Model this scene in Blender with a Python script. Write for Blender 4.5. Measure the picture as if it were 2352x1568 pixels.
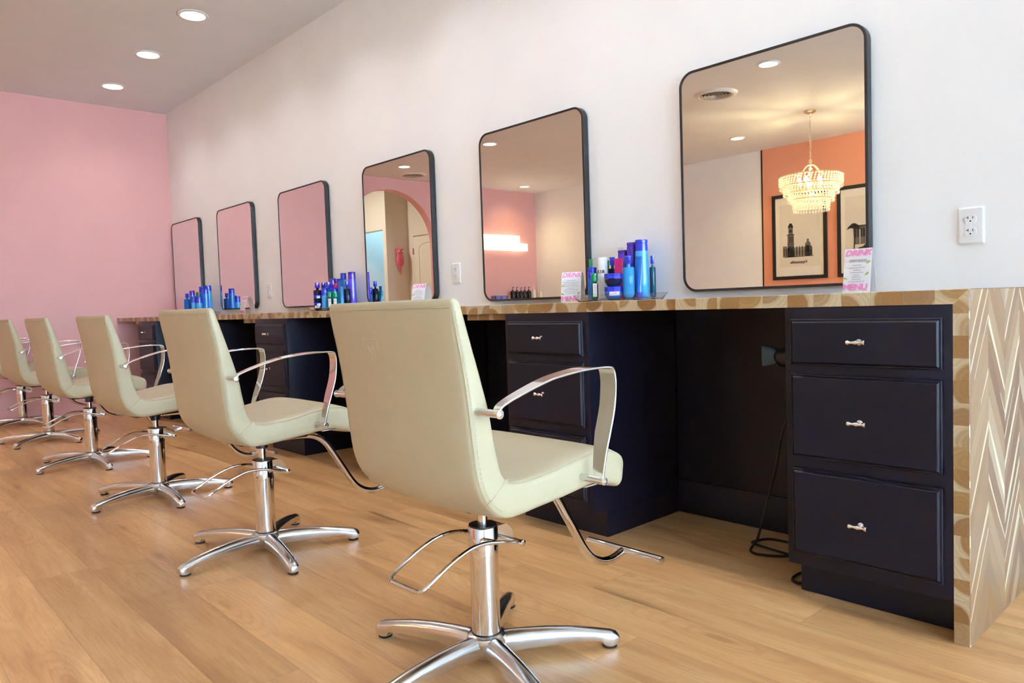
import bpy, bmesh, math, random
from mathutils import Vector, Matrix
PI = math.pi
for o in list(bpy.data.objects): bpy.data.objects.remove(o)
scn = bpy.context.scene
COL = scn.collection
random.seed(7)

# ---------------------------------------------------------------- camera
FPX = 1693.1
cam_d = bpy.data.cameras.new('camera'); cam = bpy.data.objects.new('camera', cam_d); COL.objects.link(cam)
cam_d.sensor_width = 36; cam_d.lens = FPX / 2352 * 36; cam_d.clip_start = .05; cam_d.clip_end = 100
_y, _p, _r = math.radians(42.7025), math.radians(2.8183), math.radians(-1.9295)
fw = Vector((-math.cos(_y)*math.cos(_p), math.sin(_y)*math.cos(_p), -math.sin(_p)))
rt = fw.cross(Vector((0, 0, 1))).normalized(); up = rt.cross(fw)
rt2 = rt*math.cos(_r) + up*math.sin(_r); up2 = -rt*math.sin(_r) + up*math.cos(_r)
M = Matrix((rt2, up2, -fw)).transposed().to_4x4(); M.translation = Vector((.5668, -2.618, .8973))
cam.matrix_world = M
scn.camera = cam

# ---------------------------------------------------------------- view, world
scn.view_settings.view_transform = 'Standard'; scn.view_settings.look = 'None'
scn.view_settings.gamma = 1; scn.view_settings.use_curve_mapping = False
scn.view_settings.exposure = 0.80
WORLD = 30
w = bpy.data.worlds.new('world'); scn.world = w; w.use_nodes = True
nt = w.node_tree; nt.nodes.clear()
wo = nt.nodes.new('ShaderNodeOutputWorld'); bg = nt.nodes.new('ShaderNodeBackground')
tc = nt.nodes.new('ShaderNodeTexCoord'); sx = nt.nodes.new('ShaderNodeSeparateXYZ'); rp = nt.nodes.new('ShaderNodeValToRGB')
nt.links.new(tc.outputs['Generated'], sx.inputs[0]); nt.links.new(sx.outputs['Z'], rp.inputs[0])
rp.color_ramp.elements[0].position = .0; rp.color_ramp.elements[0].color = (.54, .80, 1.0, 1)
rp.color_ramp.elements[1].position = .03; rp.color_ramp.elements[1].color = (.38, .59, .80, 1)
nt.links.new(rp.outputs[0], bg.inputs['Color']); bg.inputs['Strength'].default_value = WORLD
nt.links.new(bg.outputs[0], wo.inputs[0])

# room dimensions
XL, XB, XR = -7.32, -9.2, 7.0       # left accent wall, wall with the arch, shop front
YB, H = -7.15, 2.94                 # wall opposite the mirrors, ceiling height
WIN = [(-.6, -2.6), (-2.9, -4.9)]
for i, (a, b) in enumerate(WIN):    # portals: sampling guides at the shop windows
    l = bpy.data.lights.new('window_portal', 'AREA'); l.shape = 'RECTANGLE'; l.size = 1.85; l.size_y = abs(a-b)
    l.cycles.is_portal = True
    o = bpy.data.objects.new('window_portal', l); COL.objects.link(o)
    o.location = (XR+.08, (a+b)/2, 1.675); o.rotation_euler = (0, PI/2, 0)

# ---------------------------------------------------------------- node helpers
def S(r, g, b):
    f = lambda c: (c/255/12.92 if c/255 <= .04045 else ((c/255+.055)/1.055)**2.4)
    return (f(r), f(g), f(b), 1)
class NM:
    def __init__(s, name, rough=.5, metal=0., color=(.8, .8, .8, 1), **kw):
        s.m = bpy.data.materials.new(name); s.m.use_nodes = True; s.t = s.m.node_tree
        s.b = s.t.nodes['Principled BSDF']; s.b.inputs['Roughness'].default_value = rough
        s.b.inputs['Metallic'].default_value = metal; s.b.inputs['Base Color'].default_value = color
        for k, v in kw.items(): s.b.inputs[k.replace('_', ' ')].default_value = v
    def n(s, t, **kw):
        q = s.t.nodes.new('ShaderNode'+t)
        for k, v in kw.items(): setattr(q, k, v)
        return q
    def put(s, inp, v):
        if hasattr(v, 'links'): s.t.links.new(v, inp)
        else: inp.default_value = v
    def m_(s, op, a, b=None, c=None):
        q = s.n('Math', operation=op); s.put(q.inputs[0], a)
        if b is not None: s.put(q.inputs[1], b)
        if c is not None: s.put(q.inputs[2], c)
        return q.outputs[0]
    def obj(s):
        q = s.n('TexCoord'); x = s.n('SeparateXYZ'); s.t.links.new(q.outputs['Object'], x.inputs[0]); return x.outputs
    def vec(s, x, y, z):
        q = s.n('CombineXYZ'); [s.put(q.inputs[i], v) for i, v in enumerate((x, y, z))]; return q.outputs[0]
    def noise(s, v, scale=5, detail=3, rough=.5, dist=0.):
        q = s.n('TexNoise'); s.put(q.inputs['Vector'], v); q.inputs['Scale'].default_value = scale
        q.inputs['Detail'].default_value = detail; q.inputs['Roughness'].default_value = rough; q.inputs['Distortion'].default_value = dist
        return q.outputs['Fac']
    def white(s, v):
        q = s.n('TexWhiteNoise', noise_dimensions='3D'); s.put(q.inputs['Vector'], v); return q.outputs['Value']
    def ramp(s, f, els):
        q = s.n('ValToRGB'); s.put(q.inputs[0], f); r = q.color_ramp
        while len(r.elements) < len(els): r.elements.new(.5)
        for e, (p, c) in zip(r.elements, els): e.position = p; e.color = c
        return q.outputs[0]
    def mix(s, f, a, b, mode='MIX'):
        q = s.n('Mix', data_type='RGBA', blend_type=mode); s.put(q.inputs[0], f); s.put(q.inputs[6], a); s.put(q.inputs[7], b); return q.outputs[2]
    def col(s, v): s.put(s.b.inputs['Base Color'], v); return s
    def bump(s, h, st=.1, d=.01):
        q = s.n('Bump'); s.put(q.inputs['Height'], h); q.inputs['Strength'].default_value = st; q.inputs['Distance'].default_value = d
        s.t.links.new(q.outputs[0], s.b.inputs['Normal']); return s

def plain(name, c, rough=.5, metal=0., amp=.06, sc=30, bump=0, **kw):
    "paint-like material: a colour with a little procedural mottling"
    k = NM(name, rough, metal, c, **kw); o = k.obj(); v = k.vec(o[0], o[1], o[2])
    f = k.noise(v, sc, 3)
    d = tuple(x*(1-amp) for x in c[:3])+(1,); e = tuple(min(1, x*(1+amp)) for x in c[:3])+(1,)
    k.col(k.ramp(f, [(.35, d), (.65, e)]))
    if bump: k.bump(k.noise(v, sc*6, 2), bump, .002)
    return k.m

# ---------------------------------------------------------------- materials
m_white = plain('white_wall_paint', S(246, 245, 245), .6, bump=.08, amp=.012, sc=4)
m_ceil = plain('ceiling_paint', S(238, 243, 250), .8, amp=.012, sc=3)
m_coral = plain('coral_wall', S(228, 148, 112), .6, amp=.015, sc=4, bump=.08)  # accent stretch, more orange than the pink walls
m_pink = plain('pink_wall_paint', S(229, 168, 162), .6, amp=.015, sc=4, bump=.08)
m_bluewall = plain('blue_lit_wall', S(140, 190, 225), .7, amp=.02)  # blue light of the far room put into the wall colour
m_black = plain('black_powder_coat', S(34, 32, 33), .38, amp=.1)
m_cab = plain('dark_plum_cabinet_paint', S(21, 18, 31), .38, amp=.05, sc=8, bump=.03, Specular_IOR_Level=.28)
m_vinyl = plain('cream_vinyl', S(192, 176, 143), .42, amp=.02, sc=14, bump=.25)
m_stitch = plain('cream_thread', S(184, 169, 138), .7)
m_chrome = NM('chrome', .06, 1., (.78, .78, .79, 1)).m
m_alu = NM('polished_aluminium', .2, 1., (.72, .73, .75, 1)).m
m_nickel = NM('satin_nickel', .16, 1., (.80, .79, .78, 1)).m
m_bplas = plain('black_plastic', S(22, 22, 24), .35)
m_rubber = plain('black_rubber', S(20, 20, 20), .7)
m_wplas = plain('white_plastic', S(238, 238, 238), .35, amp=.01)
m_slot = plain('dark_slot', S(25, 25, 40), .6)
m_mirror = NM('mirror_silver', .0, 1., (.86, .865, .86, 1)).m
m_card = plain('white_card', S(240, 236, 238), .7, amp=.01)
m_pinkink = plain('pink_ink', S(233, 120, 178), .6)
m_grey = plain('grey_ink', S(150, 150, 155), .6)
m_green = plain('green_ink', S(150, 175, 70), .6)
m_ink = plain('black_ink', S(35, 33, 32), .7)
m_ink2 = plain('sepia_grey_ink', S(105, 100, 92), .7)
m_paper = plain('cream_paper', S(232, 222, 205), .8, amp=.02)
m_brass = NM('brushed_champagne', .25, 1., (.80, .68, .48, 1)).m
m_grille = plain('vent_grey', S(190, 188, 182), .5)
def glassy(name, c, rough=.08, tr=.75, ior=1.3):
    k = NM(name, rough, 0, c); k.b.inputs['Transmission Weight'].default_value = tr; k.b.inputs['IOR'].default_value = ior
    o = k.obj(); k.col(k.ramp(k.noise(k.vec(o[0], o[1], o[2]), 20, 1), [(.3, c), (.7, tuple(min(1, x*1.08) for x in c[:3])+(1,))]))
    return k.m
m_acryl = glassy('clear_acrylic', (.96, .97, .97, 1), .02, .97, 1.2)
m_wglass = glassy('window_glass', (1, 1, 1, 1), 0, 1., 1.05)
def emit(name, c, st):
    k = NM(name, .5, 0, (.9, .9, .9, 1)); k.b.inputs['Emission Color'].default_value = c; k.b.inputs['Emission Strength'].default_value = st
    return k.m
m_lens = emit('downlight_lens', (1, .95, .86, 1), 9)
m_sign = emit('backlit_sign', (1, .84, .55, 1), 1.7)
m_bulb = emit('warm_bulb', (1, .80, .50, 1), 30)
kk = NM('crystal', .05, 0, (.97, .95, .92, 1)); kk.b.inputs['Transmission Weight'].default_value = .7; kk.b.inputs['IOR'].default_value = 1.5
_t = kk.n('BsdfTranslucent'); _t.inputs[0].default_value = (.95, .93, .88, 1); _m = kk.n('MixShader'); _m.inputs[0].default_value = .6
kk.t.links.new(kk.b.outputs[0], _m.inputs[1]); kk.t.links.new(_t.outputs[0], _m.inputs[2]); kk.t.links.new(_m.outputs[0], kk.t.nodes['Material Output'].inputs[0])
m_crystal = kk.m

PLAST = {}
def plastic(c, clear=False):
    k = (c, clear)
    if k not in PLAST:
        PLAST[k] = glassy('tinted_bottle_%02x%02x%02x' % c, S(*c), .06, .35) if clear else plain('bottle_plastic_%02x%02x%02x' % c, S(*c), .18, amp=.03)
    return PLAST[k]

def floor_mat():
    k = NM('oak_plank_floor', .36); o = k.obj(); x, y = o[0], o[1]; W, L = .18, 1.22
    yy = k.m_('DIVIDE', y, W); row = k.m_('FLOOR', yy)
    off = k.m_('MULTIPLY', k.white(k.vec(row, 3.3, 1.7)), L)
    xx = k.m_('DIVIDE', k.m_('ADD', x, off), L); ix = k.m_('FLOOR', xx)
    rnd = k.white(k.vec(row, ix, .5)); rnd2 = k.white(k.vec(row, ix, 7.5))
    zo = k.m_('MULTIPLY', rnd, 37.)
    gv = k.vec(k.m_('MULTIPLY', x, .9), k.m_('MULTIPLY', y, 9.), zo)
    g1 = k.noise(gv, 1.5, 4, .5, .5)
    gf = k.noise(k.vec(k.m_('MULTIPLY', x, 5.), k.m_('MULTIPLY', y, 120.), zo), 1.5, 4, .6)
    lo = k.noise(k.vec(k.m_('MULTIPLY', x, .9), k.m_('MULTIPLY', y, 3.), zo), 1.3, 3, .5, .8)
    # cathedral rings around elongated knots
    vo = k.n('TexVoronoi'); k.put(vo.inputs['Vector'], k.vec(k.m_('MULTIPLY', x, .9), k.m_('MULTIPLY', y, 3.8), zo)); vo.inputs['Scale'].default_value = 1.3
    ring = k.m_('SINE', k.m_('MULTIPLY', k.m_('ADD', vo.outputs['Distance'], k.m_('MULTIPLY', g1, .35)), 85.))
    base = k.ramp(g1, [(.22, S(160, 117, 77)), (.42, S(184, 139, 93)), (.58, S(193, 150, 103)), (.78, S(205, 166, 120))])
    base = k.mix(k.m_('MAXIMUM', k.m_('MULTIPLY', k.m_('SUBTRACT', gf, .46), 1.0), 0.), base, S(132, 92, 58))
    near = k.ramp(vo.outputs['Distance'], [(.05, (1, 1, 1, 1)), (.55, (.12, .12, .12, 1))])
    base = k.mix(k.m_('MULTIPLY', k.m_('MULTIPLY', k.m_('MAXIMUM', ring, 0.), near), .34), base, S(150, 106, 68))
    dk = k.ramp(vo.outputs['Distance'], [(.02, (1, 1, 1, 1)), (.11, (0, 0, 0, 1))])
    pick = k.m_('GREATER_THAN', rnd2, .4)
    base = k.mix(k.m_('MULTIPLY', k.m_('MULTIPLY', dk, pick), .55), base, S(120, 82, 52))
    streak = k.ramp(lo, [(.58, (0, 0, 0, 1)), (.74, (1, 1, 1, 1))])
    base = k.mix(k.m_('MULTIPLY', streak, .50), base, S(126, 84, 56))
    tint = k.ramp(rnd2, [(0., (1.12, 1.04, .94, 1)), (.5, (1.34, 1.26, 1.15, 1)), (1., (1.52, 1.43, 1.3, 1))])
    base = k.mix(1., base, tint, 'MULTIPLY')
    fy = k.m_('FRACT', yy); fx = k.m_('FRACT', xx)
    ey = k.m_('LESS_THAN', k.m_('MINIMUM', fy, k.m_('SUBTRACT', 1., fy)), .009)
    ex = k.m_('LESS_THAN', k.m_('MINIMUM', fx, k.m_('SUBTRACT', 1., fx)), .0012)
    seam = k.m_('MULTIPLY', k.m_('MAXIMUM', ey, ex), .22)
    k.col(k.mix(seam, base, S(92, 60, 38)))
    k.put(k.b.inputs['Roughness'], k.m_('ADD', .30, k.m_('MULTIPLY', gf, .16)))
    k.bump(gf, .08, .002)
    return k.m
m_floor = floor_mat()

def block_mat(name, axis, size):
    "butcher block seen on its end grain: blocks in a row, each with its own rings"
    k = NM(name, .38); o = k.obj(); a = o['XYZ'.index(axis)]; b = o['Z' if axis == 'X' else 'X'] if False else o[2 if axis == 'X' else 0]
    t = k.m_('DIVIDE', a, size); wob = k.m_('MULTIPLY', k.white(k.vec(k.m_('FLOOR', k.m_('DIVIDE', t, 2.)), 2., 2.)), .0)
    idx = k.m_('FLOOR', t); fr = k.m_('SUBTRACT', k.m_('FRACT', t), .5)
    r1 = k.white(k.vec(idx, 1., 4.)); r2 = k.white(k.vec(idx, 5., 9.)); r3 = k.white(k.vec(idx, 8., 2.))
    cx = k.m_('MULTIPLY', k.m_('SUBTRACT', r1, .5), 1.3)
    dx = k.m_('SUBTRACT', k.m_('MULTIPLY', fr, size), k.m_('MULTIPLY', cx, size))
    cz = k.m_('MULTIPLY', k.m_('SUBTRACT', r2, .5), .09)
    dz = k.m_('SUBTRACT', k.m_('SUBTRACT', b, .881 if axis == 'X' else -.018), cz)
    nz = k.noise(k.vec(o[0], o[1], o[2]), 24, 4, .6)
    d = k.m_('SQRT', k.m_('ADD', k.m_('MULTIPLY', dx, dx), k.m_('MULTIPLY', dz, dz)))
    dr_ = k.m_('ADD', d, k.m_('MULTIPLY', nz, .026)); d = k.m_('ADD', d, k.m_('MULTIPLY', nz, .013))
    rg = k.m_('MULTIPLY', k.m_('ADD', k.m_('SINE', k.m_('MULTIPLY', dr_, 520.)), 1.), .5)
    tone = k.ramp(r3, [(0., S(190, 158, 108)), (.25, S(158, 112, 62)), (.5, S(182, 144, 90)), (.75, S(142, 98, 54)), (1., S(206, 180, 138))])
    heart = k.ramp(d, [(.030, (1, 1, 1, 1)), (.038, (0, 0, 0, 1))])
    c = k.mix(k.m_('MULTIPLY', heart, .3), tone, S(158, 106, 58))
    sap = k.ramp(d, [(.052, (0, 0, 0, 1)), (.055, (1, 1, 1, 1))])
    c = k.mix(k.m_('MULTIPLY', sap, .8), c, S(222, 200, 164))
    c = k.mix(k.m_('MULTIPLY', rg, .20), c, S(120, 78, 40))
    c = k.mix(k.m_('MULTIPLY', nz, .25), c, S(140, 100, 60))
    edge = k.m_('LESS_THAN', k.m_('SUBTRACT', .5, k.m_('ABSOLUTE', fr)), .008)
    k.col(k.mix(k.m_('MULTIPLY', edge, .4), c, S(100, 65, 35)))
    return k.m
m_blockx = block_mat('end_grain_worktop', 'X', .078)
m_blockz = block_mat('end_grain_upright', 'Z', .056)

def chevron_mat():
    k = NM('chevron_acacia_panel', .4); o = k.obj(); y, z = o[1], o[2]; W = .1515
    t = k.m_('DIVIDE', k.m_('ADD', y, .563-.004), W); ci = k.m_('FLOOR', t); fr = k.m_('FRACT', t)
    par = k.m_('MODULO', k.m_('ADD', ci, 20.), 2.)
    sgn = k.m_('SUBTRACT', 1., k.m_('MULTIPLY', par, 2.))     # +1 rises with y, -1 falls
    tri = k.m_('ADD', k.m_('MULTIPLY', sgn, k.m_('SUBTRACT', fr, .5)), .5)   # 0..1 within the column, mirrored
    sl = .205
    u = k.m_('SUBTRACT', z, k.m_('MULTIPLY', tri, sl))
    wob = k.m_('MULTIPLY', k.m_('SUBTRACT', k.noise(k.vec(y, z, ci), 5, 2), .5), .02)
    q = k.m_('DIVIDE', k.m_('ADD', u, wob), .070); si = k.m_('FLOOR', q); sf = k.m_('FRACT', q)
    r1 = k.white(k.vec(si, ci, 3.)); r2 = k.white(k.vec(si, ci, 11.))
    tone = k.ramp(r1, [(0., S(188, 156, 118)), (.25, S(146, 102, 66)), (.5, S(170, 132, 94)), (.75, S(122, 82, 52)), (1., S(206, 180, 146))])
    gr = k.noise(k.vec(k.m_('MULTIPLY', tri, .8), k.m_('MULTIPLY', u, 26.), r1), 2.2, 5, .6, .5)
    c = k.mix(k.m_('MULTIPLY', gr, .7), tone, S(116, 78, 50))
    sw = k.m_('GREATER_THAN', k.m_('MINIMUM', sf, .93), k.m_('ADD', k.m_('ADD', .56, k.m_('MULTIPLY', r2, 1.0)), k.m_('MULTIPLY', k.m_('SUBTRACT', tri, .5), k.m_('MULTIPLY', k.m_('SUBTRACT', r1, .5), .7))))
    c = k.mix(k.m_('MULTIPLY', sw, .85), c, S(222, 203, 170))
    kn = k.n('TexVoronoi'); k.put(kn.inputs['Vector'], k.vec(k.m_('MULTIPLY', y, 2.2), k.m_('MULTIPLY', z, 1.), 0.)); kn.inputs['Scale'].default_value = 4.
    kd = k.ramp(kn.outputs['Distance'], [(.03, (1, 1, 1, 1)), (.09, (0, 0, 0, 1))])
    c = k.mix(k.m_('MULTIPLY', kd, .55), c, S(82, 60, 48))
    e = k.m_('LESS_THAN', sf, .02); e2 = k.m_('LESS_THAN', k.m_('MINIMUM', fr, k.m_('SUBTRACT', 1., fr)), .008)
    k.col(k.mix(k.m_('MULTIPLY', k.m_('MAXIMUM', e, e2), .4), c, S(92, 64, 44)))
    return k.m
m_chev = chevron_mat()

# ---------------------------------------------------------------- mesh helpers
class MB:
    def __init__(s): s.v = []; s.f = []; s.mi = []; s.cur = 0
    def add(s, vs, fs):
        n = len(s.v); s.v += [tuple(v) for v in vs]; s.f += [tuple(i+n for i in f) for f in fs]; s.mi += [s.cur]*len(fs); return s
    def box(s, a, b, bev=0.):
        x0, x1 = sorted((a[0], b[0])); y0, y1 = sorted((a[1], b[1])); z0, z1 = sorted((a[2], b[2]))
        if bev <= 0:
            vs = [(x, y, z) for x in (x0, x1) for y in (y0, y1) for z in (z0, z1)]
            return s.add(vs, [(0, 1, 3, 2), (4, 6, 7, 5), (0, 4, 5, 1), (2, 3, 7, 6), (0, 2, 6, 4), (1, 5, 7, 3)])
        bm = bmesh.new(); bmesh.ops.create_cube(bm, size=1)
        for v in bm.verts: v.co = ((x0+x1)/2+v.co.x*(x1-x0), (y0+y1)/2+v.co.y*(y1-y0), (z0+z1)/2+v.co.z*(z1-z0))
        bmesh.ops.bevel(bm, geom=list(bm.edges), offset=bev, segments=2, profile=.6, affect='EDGES')
        bm.verts.index_update(); r = s.add([v.co[:] for v in bm.verts], [[v.index for v in f.verts] for f in bm.faces]); bm.free(); return r
    def loft(s, rings, closed=True, cap0=True, cap1=True):
        n = len(rings[0]); vs = [p for r in rings for p in r]; fs = []
        for i in range(len(rings)-1):
            for j in range(n if closed else n-1):
                k = (j+1) % n; fs.append((i*n+j, i*n+k, (i+1)*n+k, (i+1)*n+j))
        if cap0: fs.append(tuple(range(n))[::-1])
        if cap1: fs.append(tuple((len(rings)-1)*n+j for j in range(n)))
        return s.add(vs, fs)
    def lathe(s, prof, c=(0, 0, 0), n=24, axis='z', caps=True):
        rings = []
        for r, h in prof:
            ring = []
            for i in range(n):
                a = 2*PI*i/n; p, q = r*math.cos(a), r*math.sin(a)
                ring.append({'z': (c[0]+p, c[1]+q, c[2]+h), 'x': (c[0]+h, c[1]+p, c[2]+q), 'y': (c[0]+q, c[1]+h, c[2]+p)}[axis])
            rings.append(ring)
        return s.loft(rings, True, caps, caps)
    def tube(s, pts, r, n=12, caps=True, closed=False, rs=None):
        P = [Vector(p) for p in pts]; rings = []; m = len(P); nrm = None
        for i in range(m):
            t = (P[(i+1) % m]-P[(i-1) % m]) if closed else (P[min(i+1, m-1)]-P[max(i-1, 0)])
            t.normalize()
            if nrm is None:
                nrm = t.cross(Vector((0, 0, 1)) if abs(t.z) < .9 else Vector((1, 0, 0))).normalized()
            nrm = (nrm-t*nrm.dot(t)).normalized(); bn = t.cross(nrm); rr = rs[i] if rs else r
            rings.append([P[i]+nrm*rr*math.cos(2*PI*j/n)+bn*rr*math.sin(2*PI*j/n) for j in range(n)])
        if closed: rings.append(rings[0]); return s.loft(rings, True, False, False)
        return s.loft(rings, True, caps, caps)
    def prism(s, poly, d0, d1, axis='y'):
        f = {'y': lambda p, d: (p[0], d, p[1]), 'x': lambda p, d: (d, p[0], p[1]), 'z': lambda p, d: (p[0], p[1], d)}[axis]
        return s.loft([[f(p, d0) for p in poly], [f(p, d1) for p in poly]])
    def xf(s, M_, start=0): s.v[start:] = [tuple(M_ @ Vector(v)) for v in s.v[start:]]; return s
    def build(s, name, mat, parent=None, smooth=True, ang=35, loc=None):
        me = bpy.data.meshes.new(name); me.from_pydata(s.v, [], s.f)
        for m in (mat if isinstance(mat, (list, tuple)) else [mat]): me.materials.append(m)
        if any(s.mi): me.polygons.foreach_set('material_index', s.mi)
        bm = bmesh.new(); bm.from_mesh(me); bmesh.ops.recalc_face_normals(bm, faces=bm.faces); bm.to_mesh(me); bm.free()
        if smooth:
            me.polygons.foreach_set('use_smooth', [True]*len(me.polygons)); me.set_sharp_from_angle(angle=math.radians(ang))
        me.update(); o = bpy.data.objects.new(name, me); COL.objects.link(o)
        if parent: o.parent = parent
        if loc: o.location = loc
        return o
def catmull(pts, k=6, closed=False):
    P = [Vector(p) for p in pts]; out = []; n = len(P)
    for i in range(n if closed else n-1):
        g = (lambda j: P[j % n]) if closed else (lambda j: P[max(0, min(n-1, j))])
        p0, p1, p2, p3 = g(i-1), g(i), g(i+1), g(i+2)
        for t in range(k):
            u = t/k; out.append(.5*((2*p1)+(p2-p0)*u+(2*p0-5*p1+4*p2-p3)*u*u+(3*p1-p0-3*p2+p3)*u**3))
    if not closed: out.append(P[-1])
    return out
def tag(o, label=None, cat=None, group=None, kind=None):
    if label: o['label'] = label
    if cat: o['category'] = cat
    if group: o['group'] = group
    if kind: o['kind'] = kind
    return o
def thing(name, label, cat, loc=(0, 0, 0), rz=0., group=None):
    o = bpy.data.objects.new(name, None); COL.objects.link(o); o.empty_display_size = .1
    o.location = loc; o.rotation_euler = (0, 0, rz); return tag(o, label, cat, group)
def struct(name, mb, mat, **kw): return tag(mb.build(name, mat, **kw), kind='structure')
KIDS = {}
def copy_tree(o, parent=None):
    c = o.copy(); COL.objects.link(c)
    if parent: c.parent = parent
    for ch in list(o.children): copy_tree(ch, c)
    return c
def rrect(x0, x1, z0, z1, r, n=6):
    out = []
    for cx, cz, a0 in ((x1-r, z1-r, 0), (x0+r, z1-r, 90), (x0+r, z0+r, 180), (x1-r, z0+r, 270)):
        for i in range(n+1):
            a = math.radians(a0+90*i/n); out.append((cx+r*math.cos(a), cz+r*math.sin(a)))
    return out
def text_mb(txt, size, bold=0., shear=0., depth=.0004, align='CENTER', space=1.):
    cu = bpy.data.curves.new('t', 'FONT'); cu.body = txt; cu.size = size; cu.shear = shear
    cu.extrude = depth; cu.align_x = align; cu.align_y = 'CENTER'; cu.space_character = space; cu.resolution_u = 3
    o = bpy.data.objects.new('t', cu); COL.objects.link(o)
    dg = bpy.context.evaluated_depsgraph_get(); me = bpy.data.meshes.new_from_object(o.evaluated_get(dg))
    mb = MB()
    for q, (ax, ay) in enumerate(((0, 0), (bold, bold*.5), (-bold, bold*.5), (bold, -bold*.5), (-bold, -bold*.5)) if bold else ((0, 0),)):
        mb.add([(v.co.x+ax, v.co.y+ay, v.co.z+q*.00004) for v in me.vertices], [tuple(p.vertices) for p in me.polygons])
    bpy.data.objects.remove(o); bpy.data.curves.remove(cu); bpy.data.meshes.remove(me)
    return mb          # lies in XY, faces +Z

# ---------------------------------------------------------------- room shell
T = .12
struct('floor', MB().box((XB-3.2, YB-.2, -.1), (XR+.3, .2, 0)), m_floor, smooth=False)
struct('ceiling', MB().box((XB-.16, YB-.2, H), (XR+.3, .2, H+.12)), m_ceil, smooth=False)
struct('wall_mirrors', MB().box((XL-T, 0, 0), (XR, T, H)), m_white, smooth=False)
struct('wall_left', MB().box((XL-T, -2.0, 0), (XL, 0, H)), m_pink, smooth=False)
struct('wall_return', MB().box((XB-T, -2.0, 0), (XL-T, -2.0+T, H)), m_pink, smooth=False)
# wall with the arched opening
AY, AZ, AR = -3.98, 1.90, .86
arc = [(AY+AR*math.cos(PI*i/32), AZ+AR*math.sin(PI*i/32)) for i in range(33)]
mb = MB()
mb.box((XB-.16, -2.0, 0), (XB, AY+AR, H)); mb.box((XB-.16, AY-AR, 0), (XB, YB, H))
for i in range(32):
    a, b = arc[i], arc[i+1]
    mb.add([(x, p[0], z) for x in (XB, XB-.16) for p, z in ((a, a[1]), (b, b[1]), (b, H), (a, H))],
           [(0, 1, 2, 3), (7, 6, 5, 4), (0, 4, 5, 1), (3, 2, 6, 7)])
struct('wall_arch', mb, m_pink, ang=30)
# opposite wall: white stretch, then the accent stretch with the pictures
struct('wall_back', MB().box((XB-T, YB-T, 0), (-4.67, YB, H)), m_white, smooth=False)
struct('wall_back_accent', MB().box((-4.67, YB-T, 0), (-2.2, YB, H)), m_coral, smooth=False)
struct('wall_back_right', MB().box((-2.2, YB-T, 0), (XR, YB, H)), m_white, smooth=False)
struct('trim_1', MB().box((-4.675, YB, .1), (-4.660, YB+.012, H)), m_black, smooth=False)
# shop front wall with windows
mb = MB(); ys = [0]+[q for a in WIN for q in a]+[YB]
for i in range(0, len(ys), 2): mb.box((XR, ys[i], 0), (XR+T, ys[i+1], H))
for a, b in WIN: mb.box((XR, a, 0), (XR+T, b, .75)); mb.box((XR, a, 2.6), (XR+T, b, H))
struct('wall_front', mb, m_white, smooth=False)
for i, (a, b) in enumerate(WIN):
    fr = MB()
    for q in ((a, a-.05), (b+.05, b)): fr.box((XR+.02, q[0], .75), (XR+.08, q[1], 2.6))
    fr.box((XR+.02, a, .75), (XR+.08, b, .80)); fr.box((XR+.02, a, 2.55), (XR+.08, b, 2.6))
    wn = struct('window_%d' % (i+1), fr, m_black, smooth=False)
    MB().box((XR+.045, a-.05, .80), (XR+.051, b+.05, 2.55)).build('pane', m_wglass, wn, smooth=False)
# baseboards
struct('baseboard_left', MB().box((XL, -2.0, 0), (XL+.014, 0, .11)), m_pink, smooth=False)
struct('baseboard_back', MB().box((XB, YB, 0), (XR, YB+.014, .11)), m_white, smooth=False)
struct('baseboard_right', MB().box((.0, -.014, 0), (XR, 0, .11)), m_white, smooth=False)
# black painted splash wall and base below the worktop
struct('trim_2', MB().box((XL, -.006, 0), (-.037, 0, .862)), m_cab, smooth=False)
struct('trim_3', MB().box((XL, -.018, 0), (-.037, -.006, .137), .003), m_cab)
# hall behind the arch
YA1, YB1, X2 = -4.925, -5.40, -10.8
m_hall = plain('hall_cream_paint', S(224, 217, 200), .7, amp=.012)
HH = 3.5
struct('ceiling_hall', MB().box((XB-3.2, YB-.2, HH), (XB-.16, -2.0, HH+.1)), m_ceil, smooth=False)
struct('wall_arch_top', MB().box((XB-.16, YB, H), (XB-.04, -2.0, HH+.1)), m_hall, smooth=False)
hb = MB(); hb.box((-10.905, YA1-.12, 0), (X2, YA1, HH)); hb.box((-12.3, YA1-.12, 2.35), (-10.905, YA1, HH))
struct('wall_hall', hb, m_hall, smooth=False)
struct('wall_hall_side', MB().box((X2-.10, YB1, 0), (X2, YA1-.12, HH)), m_hall, smooth=False)
struct('wall_hall_end', MB().box((X2-.12, YB1-.12, 0), (XB-.16, YB1, HH)), m_hall, smooth=False)
struct('wall_hall_far', MB().box((-12.4, -7.0, 0), (-12.3, -2.2, HH)), m_hall, smooth=False)
struct('wall_hall_near', MB().box((-12.4, -2.3, 0), (XB-.16, -2.2, HH)), m_hall, smooth=False)
struct('wall_washroom', MB().box((-12.3, -7.0, 0), (X2-.12, -6.9, HH)), m_bluewall, smooth=False)
struct('wall_washroom_side', MB().box((X2-.2, -6.9, 0), (X2-.12, YB1-.12, HH)), m_bluewall, smooth=False)
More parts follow.
